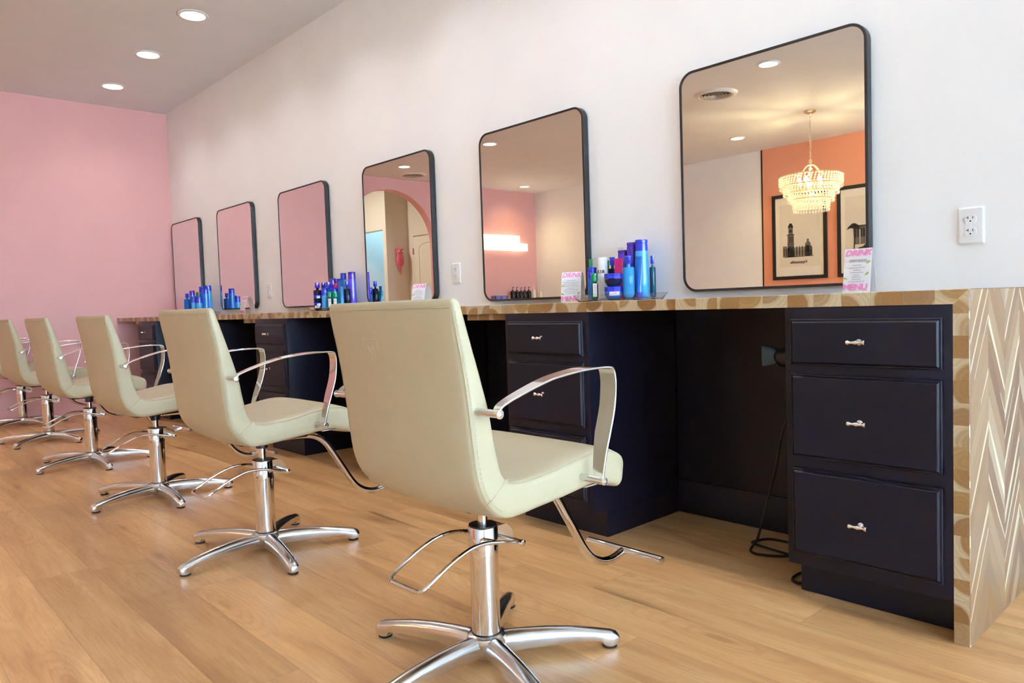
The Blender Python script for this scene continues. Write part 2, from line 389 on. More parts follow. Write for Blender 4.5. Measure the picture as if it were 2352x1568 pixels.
# hall door in the end wall
d = MB(); d.box((-10.571, YB1, 0), (-9.60, YB1+.03, 2.20), .004)
dr = struct('door_1', d, m_hall)
pn = [(-10.42, 1.0), (-9.75, 1.0), (-9.75, 1.98)] + [(-10.085+.335*math.cos(PI*i/12), 1.98+.10*math.sin(PI*i/12)) for i in range(1, 12)] + [(-10.42, 1.98)]
MB().tube([(p[0], YB1+.032, p[1]) for p in pn], .008, 6, closed=True).build('panel_moulding', m_hall, dr)
MB().box((-10.60, YB1+.02, 1.88), (-10.575, YB1+.045, 2.0)).build('hinge', m_brass, dr)
MB().box((-10.60, YB1+.005, 2.205), (-9.5, YB1+.025, 2.225)).build('casing', m_brass, dr)

# ---------------------------------------------------------------- downlights and vents
def spot(loc, power, color, spread=125, d=.15):
    l = bpy.data.lights.new('downlight_beam', 'AREA'); l.shape = 'DISK'; l.size = d; l.energy = power; l.color = color; l.spread = math.radians(spread)
    o = bpy.data.objects.new('downlight_beam', l); COL.objects.link(o); o.location = loc; return o
DL = [(-4.615, -.685, 'ceiling downlight nearest the camera in the row over the mirrors', 1), (-5.59, -.682, 'middle of the three round downlights in the row over the mirrors', 1),
      (-6.606, -.671, 'ceiling downlight closest to the pink end wall', 1), (-3.6, -.685, 'downlight of the row over the mirrors just beyond the top picture edge', 1),
      (-2.6, -.685, 'unseen downlight of the wall row, above the second mirror', 1), (-1.6, -.685, 'unseen downlight of the wall row, between the two nearest mirrors', 1), (-.6, -.685, 'unseen downlight of the wall row, above the nearest mirror', 1),
      (-2.69, -3.63, 'large round downlight reflected near the top of the nearest mirror', 0), (-4.45, -6.13, 'small downlight reflected left of the chandelier in the nearest mirror', 0),
      (-6.49, -3.69, 'downlight reflected at the upper left of the second mirror', 0), (-8.68, -6.40, 'downlight reflected above the salmon corner in the second mirror', 0), (-8.30, -3.64, 'downlight reflected in the third mirror above the arch', 0)]
lt0 = None
P_ROW, P_MID = 2.0, 2.8
for x, y, lab, row in DL:
    if lt0 is None:
        lt0 = thing('recessed_downlight', lab, 'ceiling light', (x, y, H), 0, 'recessed ceiling downlights')
        MB().lathe([(.075, 0), (.098, 0), (.100, -.004), (.094, -.009), (.080, -.010), (.075, -.002)], n=36, caps=False).build('trim_ring', m_wplas, lt0)
        MB().lathe([(.0005, -.003), (.040, -.0045), (.076, -.002)], n=32, caps=False).build('lens', m_lens, lt0)
        c = lt0
    else:
        c = copy_tree(lt0)
        for q in list(c.children):
            if q.type == 'LIGHT': bpy.data.objects.remove(q)
    c.location = (x, y, H); c['label'] = lab
    s = spot((0, 0, -.007), (P_ROW if x < -4 else 2.5) if row else ((P_MID if y > -5 else 5.5) if x > -8.5 else (1.2 if y > -5 else 3.2)), (.97, .95, 1) if row else ((.98, .95, .95) if y > -5 else (1, .81, .36)), 125)
    s.parent = c
for i, (x, y, lab) in enumerate(((-3.50, -4.09, 'round ceiling air vent reflected at the upper left of the nearest mirror'), (-8.77, -4.12, 'round ceiling air vent reflected beside the arch in the third mirror'))):
    v = thing('ceiling_vent', lab, 'air vent', (x, y, H), 0, 'round ceiling air vents')
    MB().lathe([(.15, -.002), (.155, -.018), (.17, -.024), (.20, -.016), (.215, 0)], n=40, caps=False).build('vent_rim', m_wplas, v)
    g = MB()
    for j in range(4): r = .05+.032*j; g.lathe([(r-.016, -.004), (r, -.022), (r+.004, -.022), (r-.010, -.004)], n=32, caps=False)
    g.build('vent_rings', m_grille, v)
    MB().lathe([(.0005, -.001), (.15, -.001)], n=32, caps=False).build('vent_throat', m_slot, v)

# ---------------------------------------------------------------- wall mirrors
MX = [-.8128, -2.0721, -3.2436, -4.4681, -5.6943, -6.8744]; MZ = [.9258, .9209, .9331, .9345, .9415, .942]
MW, MH = .739, .882
ML = ['large black-framed mirror nearest the camera, reflecting the chandelier', 'black-framed mirror beside the tray with the tall blue bottle, reflecting the glowing sign',
      'black-framed mirror reflecting the pink archway', 'all-pink black-framed mirror right of the small wall outlet', 'fifth black-framed mirror, behind the second chair, with a card at its foot',
      'farthest black-framed mirror, against the pink end wall']
mr0 = None
def mirror_obj():
    t = thing('wall_mirror', '', 'mirror', (0, 0, 0), 0, 'black-framed mirrors in a row on the wall')
    o1 = rrect(-MW/2, MW/2, 0, MH, .062, 10); o2 = rrect(-MW/2+.010, MW/2-.010, .010, MH-.010, .052, 10)
    f = MB(); n = len(o1)
    rings = [[(x, -.004, z) for x, z in o1], [(x, -.033, z) for x, z in o1], [(x*.998, -.036, MH/2+(z-MH/2)*.998) for x, z in o1],
             [(x, -.036, z) for x, z in o2], [(x, -.030, z) for x, z in o2]]
    f.loft(rings, True, True, False); f.build('mirror_frame', m_black, t, ang=30)
    g = MB(); g.add([(x, -.0335, z) for x, z in o2], [tuple(range(n))]); g.build('mirror_glass', m_mirror, t, smooth=False)
    return t
for i in range(6):
    c = mr0 = mirror_obj() if i == 0 else copy_tree(mr0)
    c.location = (MX[i], 0, MZ[i]); c['label'] = ML[i]

# ---------------------------------------------------------------- outlets
def outlet():
    t = thing('wall_outlet', '', 'outlet', group='white wall outlets above the worktop')
    p = MB(); rings = []
    for ins, d in ((0, 0), (0, -.0025), (.004, -.0065), (.007, -.0068)):
        rings.append([(x, d, z) for x, z in rrect(-.037+ins, .037-ins, -.0575+ins, .0575-ins, .004, 3)])
    p.loft(rings, True, False, True); p.build('cover_plate', m_wplas, t)
    for zc in (.0195, -.0195):
        r = MB(); pol = [(.0165*math.cos(2*PI*k/28), max(-.0135, min(.0135, .0175*math.sin(2*PI*k/28)))) for k in range(28)]
        r.loft([[(x, -.0065, z+zc) for x, z in pol], [(x, -.0092, z+zc) for x, z in pol]], True, False, True)
        ro = r.build('receptacle', m_wplas, t)
        s = MB(); s.box((-.0075, -.0095, zc+.001), (-.0055, -.0092, zc+.009)); s.box((-.0125, -.0095, zc+.0045), (-.0075, -.0092, zc+.006))
        s.box((.0060, -.0095, zc+.001), (.0078, -.0092, zc+.0085)); s.lathe([(.0023, -.0095), (.0023, -.0092)], (0, 0, zc-.006), 12, 'y')
        s.build('slots', m_slot, ro)
    MB().lathe([(.003, -.0085), (.003, -.0068)], n=12, axis='y').build('screw', m_wplas, t)
    return t
ot = outlet(); ot.location = (-.150, 0, 1.096); ot['label'] = 'white double outlet on bare wall right of the nearest mirror'
c = copy_tree(ot); c.location = (-2.712, 0, 1.089); c['label'] = 'white double outlet between the second and third mirrors from the right'
c = copy_tree(ot); c.location = (-5.133, 0, 1.081); c['label'] = 'tiny white outlet between the two far pink-reflecting mirrors'

# ---------------------------------------------------------------- worktop with waterfall end
D = .5631; TH = .037; HT = .9
wt = thing('worktop', 'long butcher-block worktop running under all the mirrors with a waterfall end', 'worktop', (0, 0, 0))
mb = MB(); e = .0015
mb.loft([[(XL+.002, -D, HT-TH), (XL+.002, -D, HT-e), (XL+.002, -D+e, HT), (XL+.002, -.001, HT), (XL+.002, -.001, HT-TH)],
         [(-TH, -D, HT-TH), (-e, -D, HT-e), (-e, -D+e, HT), (-e, -.001, HT), (-TH, -.001, HT-TH)]])
mb.build('top_slab', m_blockx, wt, smooth=False)
# upright panel: end grain on the front edge, chevron on the broad faces
mb = MB()
a, b = -D, -.001
vs = [(-TH, a, 0), (-e, a, 0), (0, a+e, 0), (0, b, 0), (-TH, b, 0)]
tp = [(-TH, a, HT-TH), (-e, a, HT-e), (0, a+e, HT-e), (0, b, HT-e), (-TH, b, HT-TH)]
mb.add(vs+tp, [(0, 1, 6, 5)]); mb.cur = 1
mb.add(vs+tp, [(1, 2, 7, 6), (2, 3, 8, 7), (3, 4, 9, 8), (4, 0, 5, 9), (4, 3, 2, 1, 0)])
mb.build('waterfall_panel', [m_blockz, m_chev], wt, smooth=False)
MB().tube([(-TH+.0005, -D-.0004, HT-TH+.0005), (-.0005, -D-.0004, HT-.001)], .0009, 6).build('mitre_line', plain('pale_glue_line', S(214, 178, 120), .6), wt)
for x0, x1 in ((-2.02, -1.745), (-3.22, -2.96), (-4.48, -4.22), (-5.7, -5.44), (-6.95, -6.7)):
    MB().box((x0, -.50, HT-TH-.028), (x1, -.42, HT-TH)).build('underside_batten', m_blockx, wt, smooth=False)

# ---------------------------------------------------------------- drawer cabinets
def knob(parent, x, z):
    k = MB()
    k.lathe([(.0085, 0), (.0085, -.002), (.0045, -.004), (.0042, -.018), (.006, -.022)], (x, -D-.020, z), 14, 'y')
    k.lathe([(.0015, -.0255), (.0062, -.0245), (.0075, -.021), (.0055, -.017), (.0035, -.013), (.0042, -.010), (.0046, -.006), (.0068, 0), (.0046, .006), (.0042, .010), (.0035, .013), (.0055, .017), (.0075, .021), (.0062, .0245), (.0015, .0255)],
            (x, -D-.044, z), 16, 'x')
    return k.build('knob', m_nickel, parent)
def cabinet(x1, wdt, label):
    x0 = x1-wdt; t = thing('drawer_cabinet', label, 'cabinet', ((x0+x1)/2, -.28, 0), 0, 'dark drawer cabinets under the worktop')
    cx = (x0+x1)/2; s = MB()
    off = Matrix.Translation((-cx, .28, 0))
    s.box((x0, -D, .107), (x1, -.019, HT-TH-.001), .0012); s.xf(off).build('carcass', m_cab, t)
    MB().box((x0, -D+.08, 0), (x1, -.019, .107)).xf(off).build('toe_kick', m_cab, t, smooth=False)
    for z0, z1, kz in ((.697, .829, .766), (.430, .672, .546), (.148, .396, .264)):
        rings = []
        for ins, d in ((0, 0), (0, -.0105), (.0015, -.0125), (.0050, -.0130), (.0055, -.0120), (.0100, -.0175), (.0108, -.019)):
            a, b, c_, d_ = x0+.021+ins, x1-.021-ins, z0+ins, z1-ins
            rings.append([(a, -D+d, c_), (b, -D+d, c_), (b, -D+d, d_), (a, -D+d, d_)])
        q = MB(); q.loft(rings); dr_ = q.xf(off).build('drawer', m_cab, t, smooth=False)
        kn = knob(dr_, 0, kz); kn.location = (0, .28, 0)
    return t
cb = [cabinet(-.0375, .440, 'dark drawer cabinet against the wooden waterfall end panel'),
      cabinet(-1.2418, .455, 'dark drawer cabinet behind the nearest chair, with its side panel showing')]
for x1, lab in ((-2.462, 'dark drawer cabinet hidden behind the nearest chair back'), (-3.69, 'dark drawer cabinet between the first and second chair backs, showing two drawers'),
                (-4.93, 'dark drawer cabinet behind the second chair back'), (-6.174, 'farthest dark drawer cabinet, seen past the third chair')):
    c = copy_tree(cb[1]); c.location = (x1-.2275, -.28, 0); c['label'] = lab

# ---------------------------------------------------------------- styling chairs
WC = .25
OUT = [(-.266, .902), (-.262, .865), (-.250, .80), (-.241, .74), (-.233, .67), (-.226, .60), (-.218, .54), (-.205, .500), (-.183, .468), (-.150, .443), (-.105, .437), (-.03, .443), (.05, .450), (.12, .458), (.165, .461), (.205, .450), (.238, .438)]
INN = [(-.243, .902), (-.229, .862), (-.209, .80), (-.191, .74), (-.172, .67), (-.162, .61), (-.152, .565), (-.143, .538), (-.128, .521), (-.108, .515), (-.075, .513), (-.01, .517), (.06, .527), (.12, .537), (.165, .540), (.210, .536), (.252, .518)]
def shell():
    K = 5
    O = catmull([(a, b, 0) for a, b in OUT], K); I = catmull([(a, b, 0) for a, b in INN], K); n = len(O)
    def ring(o, i, wsc=1., tsc=1., adv=0., tan=None, bulge=.012):
        c = (o+i)/2; d = (o-i); h = d.length/2*tsc; d.normalize(); r = min(.017, h*.85); Wd = WC-(1-wsc)
        pts = []
        q = 5
        for sx_, sn, a0 in ((1, 1, 0), (-1, 1, 90), (-1, -1, 180), (1, -1, 270)):
            for k in range(q+1):
                a = math.radians(a0+90*k/q); pts.append((sx_*(Wd-r)+r*math.cos(a), sn*(h-r)+r*math.sin(a)))
        # subdivide the long flat sides so that they can bulge
        full = []
        m = len(pts)
        for j in range(m):
            a, b = pts[j], pts[(j+1) % m]; full.append(a)
            if abs(a[0]-b[0]) > .1:
                for t in range(1, 12): full.append((a[0]+(b[0]-a[0])*t/12, a[1]))
        res = []
        for x, t in full:
            if t > h-1e-6+0 or t > 0: t += bulge*tsc*max(0, 1-(x/WC)**2)*(1 if t > h-r*1.01 else max(0, t/h))
            elif t < -h+1e-6: t -= .004*max(0, 1-(x/WC)**4)*tsc
            p = c+d*t+(tan*adv if tan else Vector((0, 0, 0)))
            res.append((x, p.x, p.y))
        return res
    rings = []
    t0 = ((O[0]+I[0])-(O[1]+I[1])).normalized(); t1 = ((O[-1]+I[-1])-(O[-2]+I[-2])).normalized()
    for j in (5, 4, 3, 2, 1):
        a = PI/2*j/5.5; rings.append(ring(O[0], I[0], 1-.014*(1-math.cos(a)), max(.12, math.cos(a)), .014*math.sin(a), t0))
    main = [ring(O[k], I[k]) for k in range(n)]
    rings += main
    for j in (1, 2, 3, 4, 5):
        a = PI/2*j/5.5; rings.append(ring(O[-1], I[-1], 1-.018*(1-math.cos(a)), max(.12, math.cos(a)), .022*math.sin(a), t1))
    cut = 5+7*K+3
    return rings, cut, O, I
def tipring(r): return r
def make_chair():
    t = thing('styling_chair', '', 'salon chair', (0, 0, 0), 0, 'cream salon styling chairs facing the mirrors')
    rings, cut, O, I = shell()
    bk = MB(); bk.loft(rings[:cut+1]); bko = bk.build('backrest', m_vinyl, t, ang=50)
    st = MB(); st.loft(rings[cut:]); sto = st.build('seat', m_vinyl, t, ang=50)
    # seams
    K = 5; kc = cut-5
    def off(p, q, f): return p+(q-p)*f
    for sx_ in (1, -1):
        X = sx_*(WC-.0045)
        a = [(X, p.x, p.y) for p in [off(O[k], I[k], .05) for k in range(0, 10*K)]]
        MB().tube(a, .0012, 5).build('seam', m_stitch, bko)
        a = [(sx_*(WC+.0002), off(O[k], I[k], .15).x, off(O[k], I[k], .15).y) for k in range(2, 9*K)]
        sm = MB()
        for k in range(0, len(a)-1):
            p, q = Vector(a[k]), Vector(a[k+1]); m_ = max(1, int((q-p).length/.0065))
            for j in range(m_): sm.tube([p.lerp(q, (j+.1)/m_), p.lerp(q, (j+.62)/m_)], .0008, 4)
        sm.build('stitching', m_stitch, bko)
        MB().tube([(sx_*(WC+.0004), O[kc].x, O[kc].y), (sx_*(WC+.0004), ((O[kc]+I[kc])/2).x, ((O[kc]+I[kc])/2).y), (sx_*(WC+.0002), I[kc].x, I[kc].y)], .0013, 5).build('seam', m_stitch, sto)
        a = [(X, off(I[k], O[k], .04).x, off(I[k], O[k], .04).y) for k in range(kc+3, len(I)-3)]
        MB().tube(a, .0014, 5).build('seam', m_stitch, sto)
    tp_ = [(x, -.2672-.010*(1-(x/WC)**2), .897) for x in [-.24+.02*i for i in range(25)]]
    MB().tube(tp_, .0012, 5).build('seam', m_stitch, bko)
    # embossed maker's mark on the outside of the backrest
    em = MB(); bx, bz = -.066, .797
    def sp(u, v):
        z = bz+v; x = bx+u; y = -.2490-(z-.80)*.188-.012*(1-(x/WC)**2)-.0002; return (x, y, z)
    for pl in ([(-.030, -.034), (.030, -.034), (.030, .034), (-.030, .034), (-.030, -.034)], [(-.016, -.006), (-.012, .018), (-.001, -.002), (.009, .018), (.014, -.006)], [(-.018, -.011), (.018, -.011)], [(-.018, -.022), (.018, -.022)], [(-.018, -.026), (.018, -.026)]):
        P = []
        for (a, b), (c_, d_) in zip(pl[:-1], pl[1:]): P += [sp(a+(c_-a)*k/6, b+(d_-b)*k/6) for k in range(6)]
        P.append(sp(*pl[-1])); em.tube(P, .0012, 6)
    em.build('embossed_mark', m_vinyl, bko)
    # seat pan
    MB().box((-.10, -.12, .418), (.10, .14, .440), .004).build('seat_plate', m_bplas, t)
    MB().box((-.235, .13, .4525), (.235, .205, .4565), .0008).build('under_trim', m_alu, t)
    # column and base
    MB().lathe([(.0365, .068), (.0365, .272), (.0378, .273), (.0378, .343), (.036, .346)], n=40).build('column', m_chrome, t)
    MB().lathe([(.0362, .3455), (.036, .349), (.020, .350), (.016, .3505)], n=32).build('column_cap', m_bplas, t)
    MB().lathe([(.0125, .345), (.0125, .42)], n=20).build('piston', m_chrome, t)
    MB().lathe([(.022, .385), (.022, .42), (.026, .421), (.026, .432)], n=24).build('swivel_sleeve', m_bplas, t)
    hub = MB(); hub.lathe([(.022, .010), (.030, .012), (.032, .020), (.036, .022), (.046, .034), (.052, .055), (.049, .068), (.040, .0725), (.03, .073)], n=36).build('base_hub', m_alu, t)
    MB().lathe([(.038, .066), (.039, .069), (.0375, .0755)], n=32, caps=False).build('column_ring', m_bplas, t)
    # pump pedal and its bracket
    s = MB()
    for X in (.024, -.027):
        pol = [(.012, .343), (.055, .343), (.078, .325), (.078, .285), (.050, .285), (.030, .292), (.012, .292)]
        s.prism(pol, X, X+.003, 'x')
    s.box((-.026, .012, .335), (.026, .05, .343)); s.build('pump_bracket', m_chrome, t)
    s = MB(); half = [(.067, .062, .302), (.067, .03, .308), (.067, -.0, .316), (.067, -.045, .324), (.067, -.085, .324), (.067, -.12, .316), (.067, -.16, .301), (.067, -.20, .281), (.0655, -.228, .266), (.058, -.240, .259), (.045, -.243, .257)]
    path = catmull(half+[(-x, y, z) for x, y, z in half[::-1]], 4)
    s.tube(path, .0052, 10); s.lathe([(.0068, -.072), (.0068, .075), (.0085, .076), (.0085, .082), (.0045, .083)], (0, .062, .302), 14, 'x')
    s.build('pump_pedal', m_chrome, t)
    # base legs are placed by the caller's angle through an offset in the copies
    lg = MB(); rg = []
    prof = [(.030, .026, .068, .025), (.055, .024, .072, .0245), (.10, .025, .0725, .0225), (.16, .027, .070, .0215), (.22, .028, .064, .0205), (.265, .0265, .057, .020), (.298, .022, .051, .0195), (.306, .011, .0495, .0192), (.325, .0095, .046, .019), (.338, .0095, .041, .0175), (.346, .011, .032, .013)]
    for r, z0, z1, hw in prof:
        pol = []
        for a in range(9):
            q = PI*a/8; pol.append((hw*math.cos(q), z0+(z1-z0)*(.45+.55*math.sin(q))))
        pol += [(-hw*.86, z0), (hw*.86, z0)]
        rg.append([(r, y, z) for y, z in pol])
    lg.loft(rg)
    pd = MB().lathe([(.016, .001), (.0185, .0025), (.0185, .006), (.017, .0085)], (.322, 0, 0), 20)
    pc = MB().lathe([(.0175, .0075), (.0180, .020)], (.322, 0, 0), 20)
    for k in range(5):
        R = Matrix.Rotation(math.radians(72*k), 4, 'Z')
        L = MB(); L.v = list(lg.v); L.f = list(lg.f); L.mi = list(lg.mi)
        nn = len(L.v); L.add(pc.v, pc.f); L.xf(R); lo = L.build('base_leg', m_alu, t, ang=45)
        Q = MB(); Q.add(pd.v, pd.f); Q.xf(R); Q.build('foot_pad', m_rubber, lo)
    # footrest
    ft = MB().tube(catmull([(0, .03, .412), (0, .15, .410), (0, .215, .400), (0, .262, .368), (0, .302, .309), (0, .341, .247), (0, .376, .191), (0, .409, .156), (0, .451, .134), (0, .499, .128), (0, .552, .139)], 5), .0125, 16).build('footrest_tube', m_chrome, t)
    MB().lathe([(.001, -.142), (.0125, -.1415), (.013, -.139), (.013, .139), (.0125, .1415), (.001, .142)], (0, .556, .140), 20, 'x').build('footrest_bar', m_chrome, ft)
    # armrests
    path = catmull([(-.213, .681), (-.200, .696), (-.150, .713), (-.070, .734), (-.015, .742), (.045, .747), (.10, .748), (.132, .7465), (.147, .741), (.1525, .725), (.1535, .70), (.147, .65), (.129, .594), (.114, .552), (.101, .505), (.099, .488)], 5) if False else \
        [Vector((p.x, p.y, 0)) for p in catmull([(a, b, 0) for a, b in [(-.213, .681), (-.200, .696), (-.150, .713), (-.070, .734), (-.015, .742), (.045, .747), (.10, .748), (.132, .7465), (.147, .741), (.1525, .725), (.1535, .70), (.147, .65), (.129, .594), (.114, .552), (.101, .505), (.099, .488)]], 5)]
    N = len(path)
    for sx_ in (1, -1):
        rg = []
        for k, p in enumerate(path):
            u = k/(N-1); w_ = .018+.030*min(1, u/.35) if u < .8 else .048-.022*((u-.8)/.2)
            tn = (path[min(k+1, N-1)]-path[max(k-1, 0)]).normalized(); nr = Vector((-tn.y, tn.x, 0))*.0026
            xo, xi = sx_*.319, sx_*(.319-w_); e = .001*sx_
            rg.append([(xo, p.x+nr.x*.5, p.y+nr.y*.5), (xo-e, p.x+nr.x, p.y+nr.y), (xi+e, p.x+nr.x, p.y+nr.y), (xi, p.x+nr.x*.5, p.y+nr.y*.5), (xi, p.x-nr.x*.5, p.y-nr.y*.5), (xi+e, p.x-nr.x, p.y-nr.y), (xo-e, p.x-nr.x, p.y-nr.y), (xo, p.x-nr.x*.5, p.y-nr.y*.5)])
        ar = MB(); ar.loft(rg); ao = ar.build('armrest', m_chrome, t, ang=40)
        for y, z in ((-.213, .681), (.099, .488)):
            MB().lathe([(.0085, 0), (.0080, .062), (.0078, .066), (.0070, .070)] if sx_ > 0 else [(.0070, -.070), (.0078, -.066), (.0080, -.062), (.0085, 0)], (sx_*(WC-.002), y, z), 20, 'x').build('armrest_peg', m_alu, ao)
            MB().lathe([(.0095, 0), (.0095, .003), (.006, .0035), (.005, .001), (.001, .001)] if sx_ > 0 else [(.001, -.001), (.005, -.001), (.006, -.0035), (.0095, -.003), (.0095, 0)], (sx_*.3185, y, z), 18, 'x').build('bolt', m_nickel, ao)
    return t
ch0 = make_chair()
CH = [(-.844, -1.438, 0., 0., 55.6, 'large cream salon chair nearest the camera, its back filling the centre foreground'),
      (-2.118, -1.446, 0., .006, 63., 'second cream salon chair, with its arched pump pedal and star base fully in view'),
      (-3.345, -1.452, 1., 0., 71., 'third cream salon chair counting from the camera'),
      (-4.590, -1.460, 2., 0., 2., 'fourth cream salon chair counting from the camera'),
      (-5.828, -1.460, 4., 0., 24., 'fifth cream salon chair, its back touching the left picture edge'),
      (-6.97, -1.440, 4., 0., 22., 'farthest cream salon chair by the pink wall, cut off by the picture edge')]
for i, (x, y, a, dz, lb, lab) in enumerate(CH):
    c = ch0 if i == 0 else copy_tree(ch0)
    c.location = (x, y, 0); c['label'] = lab
    for ch in c.children:
        nm = ch.name.split('.')[0]
        if nm in ('backrest', 'seat', 'seat_plate', 'under_trim', 'swivel_sleeve', 'footrest_tube', 'armrest', 'piston'):
            ch.rotation_euler = (0, 0, math.radians(a)); ch.location = (0, 0, dz)
        elif nm in ('base_leg',): ch.rotation_euler = (0, 0, math.radians(lb))

# ---------------------------------------------------------------- drink menu cards
def menu(x, y, rz, wd, ht, dep, label, full, curve=0.):
    t = thing('menu_card', label, 'menu card', (x, y, HT+.0005), rz, 'folded drink menu cards on the worktop')
    n = 14; prof = []
    for k in range(n+1):
        u = k/n; yy = -dep/2+(dep/2-.004)*u**(1+curve); prof.append((yy, ht*(u if not curve else math.sin(u*PI/2)**.9)))
    prof += [(-p[0], p[1]) for p in prof[::-1]]
    th = .0005; rgs = []
    P = [Vector((p[0], p[1])) for p in prof]
    inner = []
    for k in range(len(P)):
        tn = (P[min(k+1, len(P)-1)]-P[max(0, k-1)]).normalized(); inner.append(P[k]+Vector((tn.y, -tn.x))*th*2)
    m = MB()
    ring = [(p.x, p.y) for p in P]+[(p.x, p.y) for p in inner[::-1]]
    for X in (-wd/2, wd/2): rgs.append([(X, a, b) for a, b in ring])
    q = len(P)
    vs = rgs[0]+rgs[1]; nn = 2*q; fs = []
    for j in range(nn): k2 = (j+1) % nn; fs.append((j, k2, nn+k2, nn+j))
    for j in range(q-1): fs.append((j, j+1, nn-2-j, nn-1-j)); fs.append((nn+j, nn+j+1, 2*nn-2-j, 2*nn-1-j))
    m.add(vs, fs); m.build('card', m_card, t)
    def surf(v):                                      # height fraction -> point and slope on the front leaf
        z = v*ht
        for k in range(n):
            if P[k].y <= z <= P[k+1].y+1e-9:
                f = (z-P[k].y)/max(1e-9, P[k+1].y-P[k].y); return P[k].x+(P[k+1].x-P[k].x)*f
        return P[n].x
    for side in (1, -1):
        def place(mb, u, v, name, mat):
            def f(p):
                zz = v*ht+p[1]; yv = surf(max(0, min(1, zz/ht)))-(.0010 if curve < .3 else .0016)-p[2]
                return (u*wd+p[0], yv, zz)
            mb.v = [f(p) for p in mb.v]
            if side < 0: mb.v = [(-a, -b, c_) for a, b, c_ in mb.v]
            mb.build(name, mat, t, smooth=False)
        place(text_mb('DRINK', wd*.315, .0007, .32, .0002), 0, .895, 'title_lettering', m_pinkink)
        place(text_mb('MENU', wd*.325, .0008, 0, .0002), -.03, .12, 'title_lettering', m_pinkink)
        ln = MB()
        rows = [(.62, .34), (.565, .6), (.51, .30), (.455, .5), (.40, .22), (.35, .36), (.30, .32), (.25, .6)] if full else [(.72, .5), (.66, .8), (.6, .7), (.54, .75), (.47, .4), (.42, .7), (.36, .66), (.3, .5)]
        for v, l in rows:
            nseg = max(3, int(l*12)); 
            for j in range(nseg):
                a = -l*wd/2+l*wd*j/nseg; ln.box((a, (v-.5)*ht-.0009, 0), (a+l*wd/nseg*.78, (v-.5)*ht+.0009, .0003))
        place(ln, 0, .5, 'small_print', m_grey)
        if full:
            bx = MB(); w_, h_ = wd*.31, ht*.032
            for a, b in (((-w_, -h_), (w_, -h_+.0008)), ((-w_, h_-.0008), (w_, h_)), ((-w_, -h_), (-w_+.0008, h_)), ((w_-.0008, -h_), (w_, h_))): bx.box((a[0], a[1], 0), (b[0], b[1], .0003))
            place(bx, .02, .72, 'heading_box', m_grey)
            place(text_mb('DIRTY SODAS', wd*.085, .00015, 0, .0002, space=1.25), .02, .72, 'heading_lettering', m_grey)
        lf = MB()
        for u, v, r in ((.40, .68, .6), (.36, .42, .7), (-.42, .33, -.4)) if full else ((-.42, .55, .6), (.38, .30, .7), (-.42, .28, -.4)):
            c_ = [(u*wd+.0075*math.cos(a)*math.cos(r)-.0028*math.sin(a)*math.sin(r), (v-.5)*ht+.0075*math.cos(a)*math.sin(r)+.0028*math.sin(a)*math.cos(r)) for a in [2*PI*j/10 for j in range(10)]]
            lf.prism(c_, 0, .0003, 'z')
        place(lf, 0, .5, 'leaf_print', m_green)
    return t
menu(-.420, -.175, math.radians(-1), .086, .141, .055, 'white drink menu card standing under the right corner of the nearest mirror', True)
menu(-1.690, -.150, math.radians(26), .092, .136, .080, 'drink menu card left of the tray of blue bottles', False, .15)
menu(-2.850, -.150, math.radians(16), .092, .134, .080, 'drink menu card peeking over the nearest chair back', False, .15)
menu(-5.200, -.160, math.radians(0), .092, .136, .085, 'small folded drink menu card under the fifth mirror, showing its curved side', False, .6)

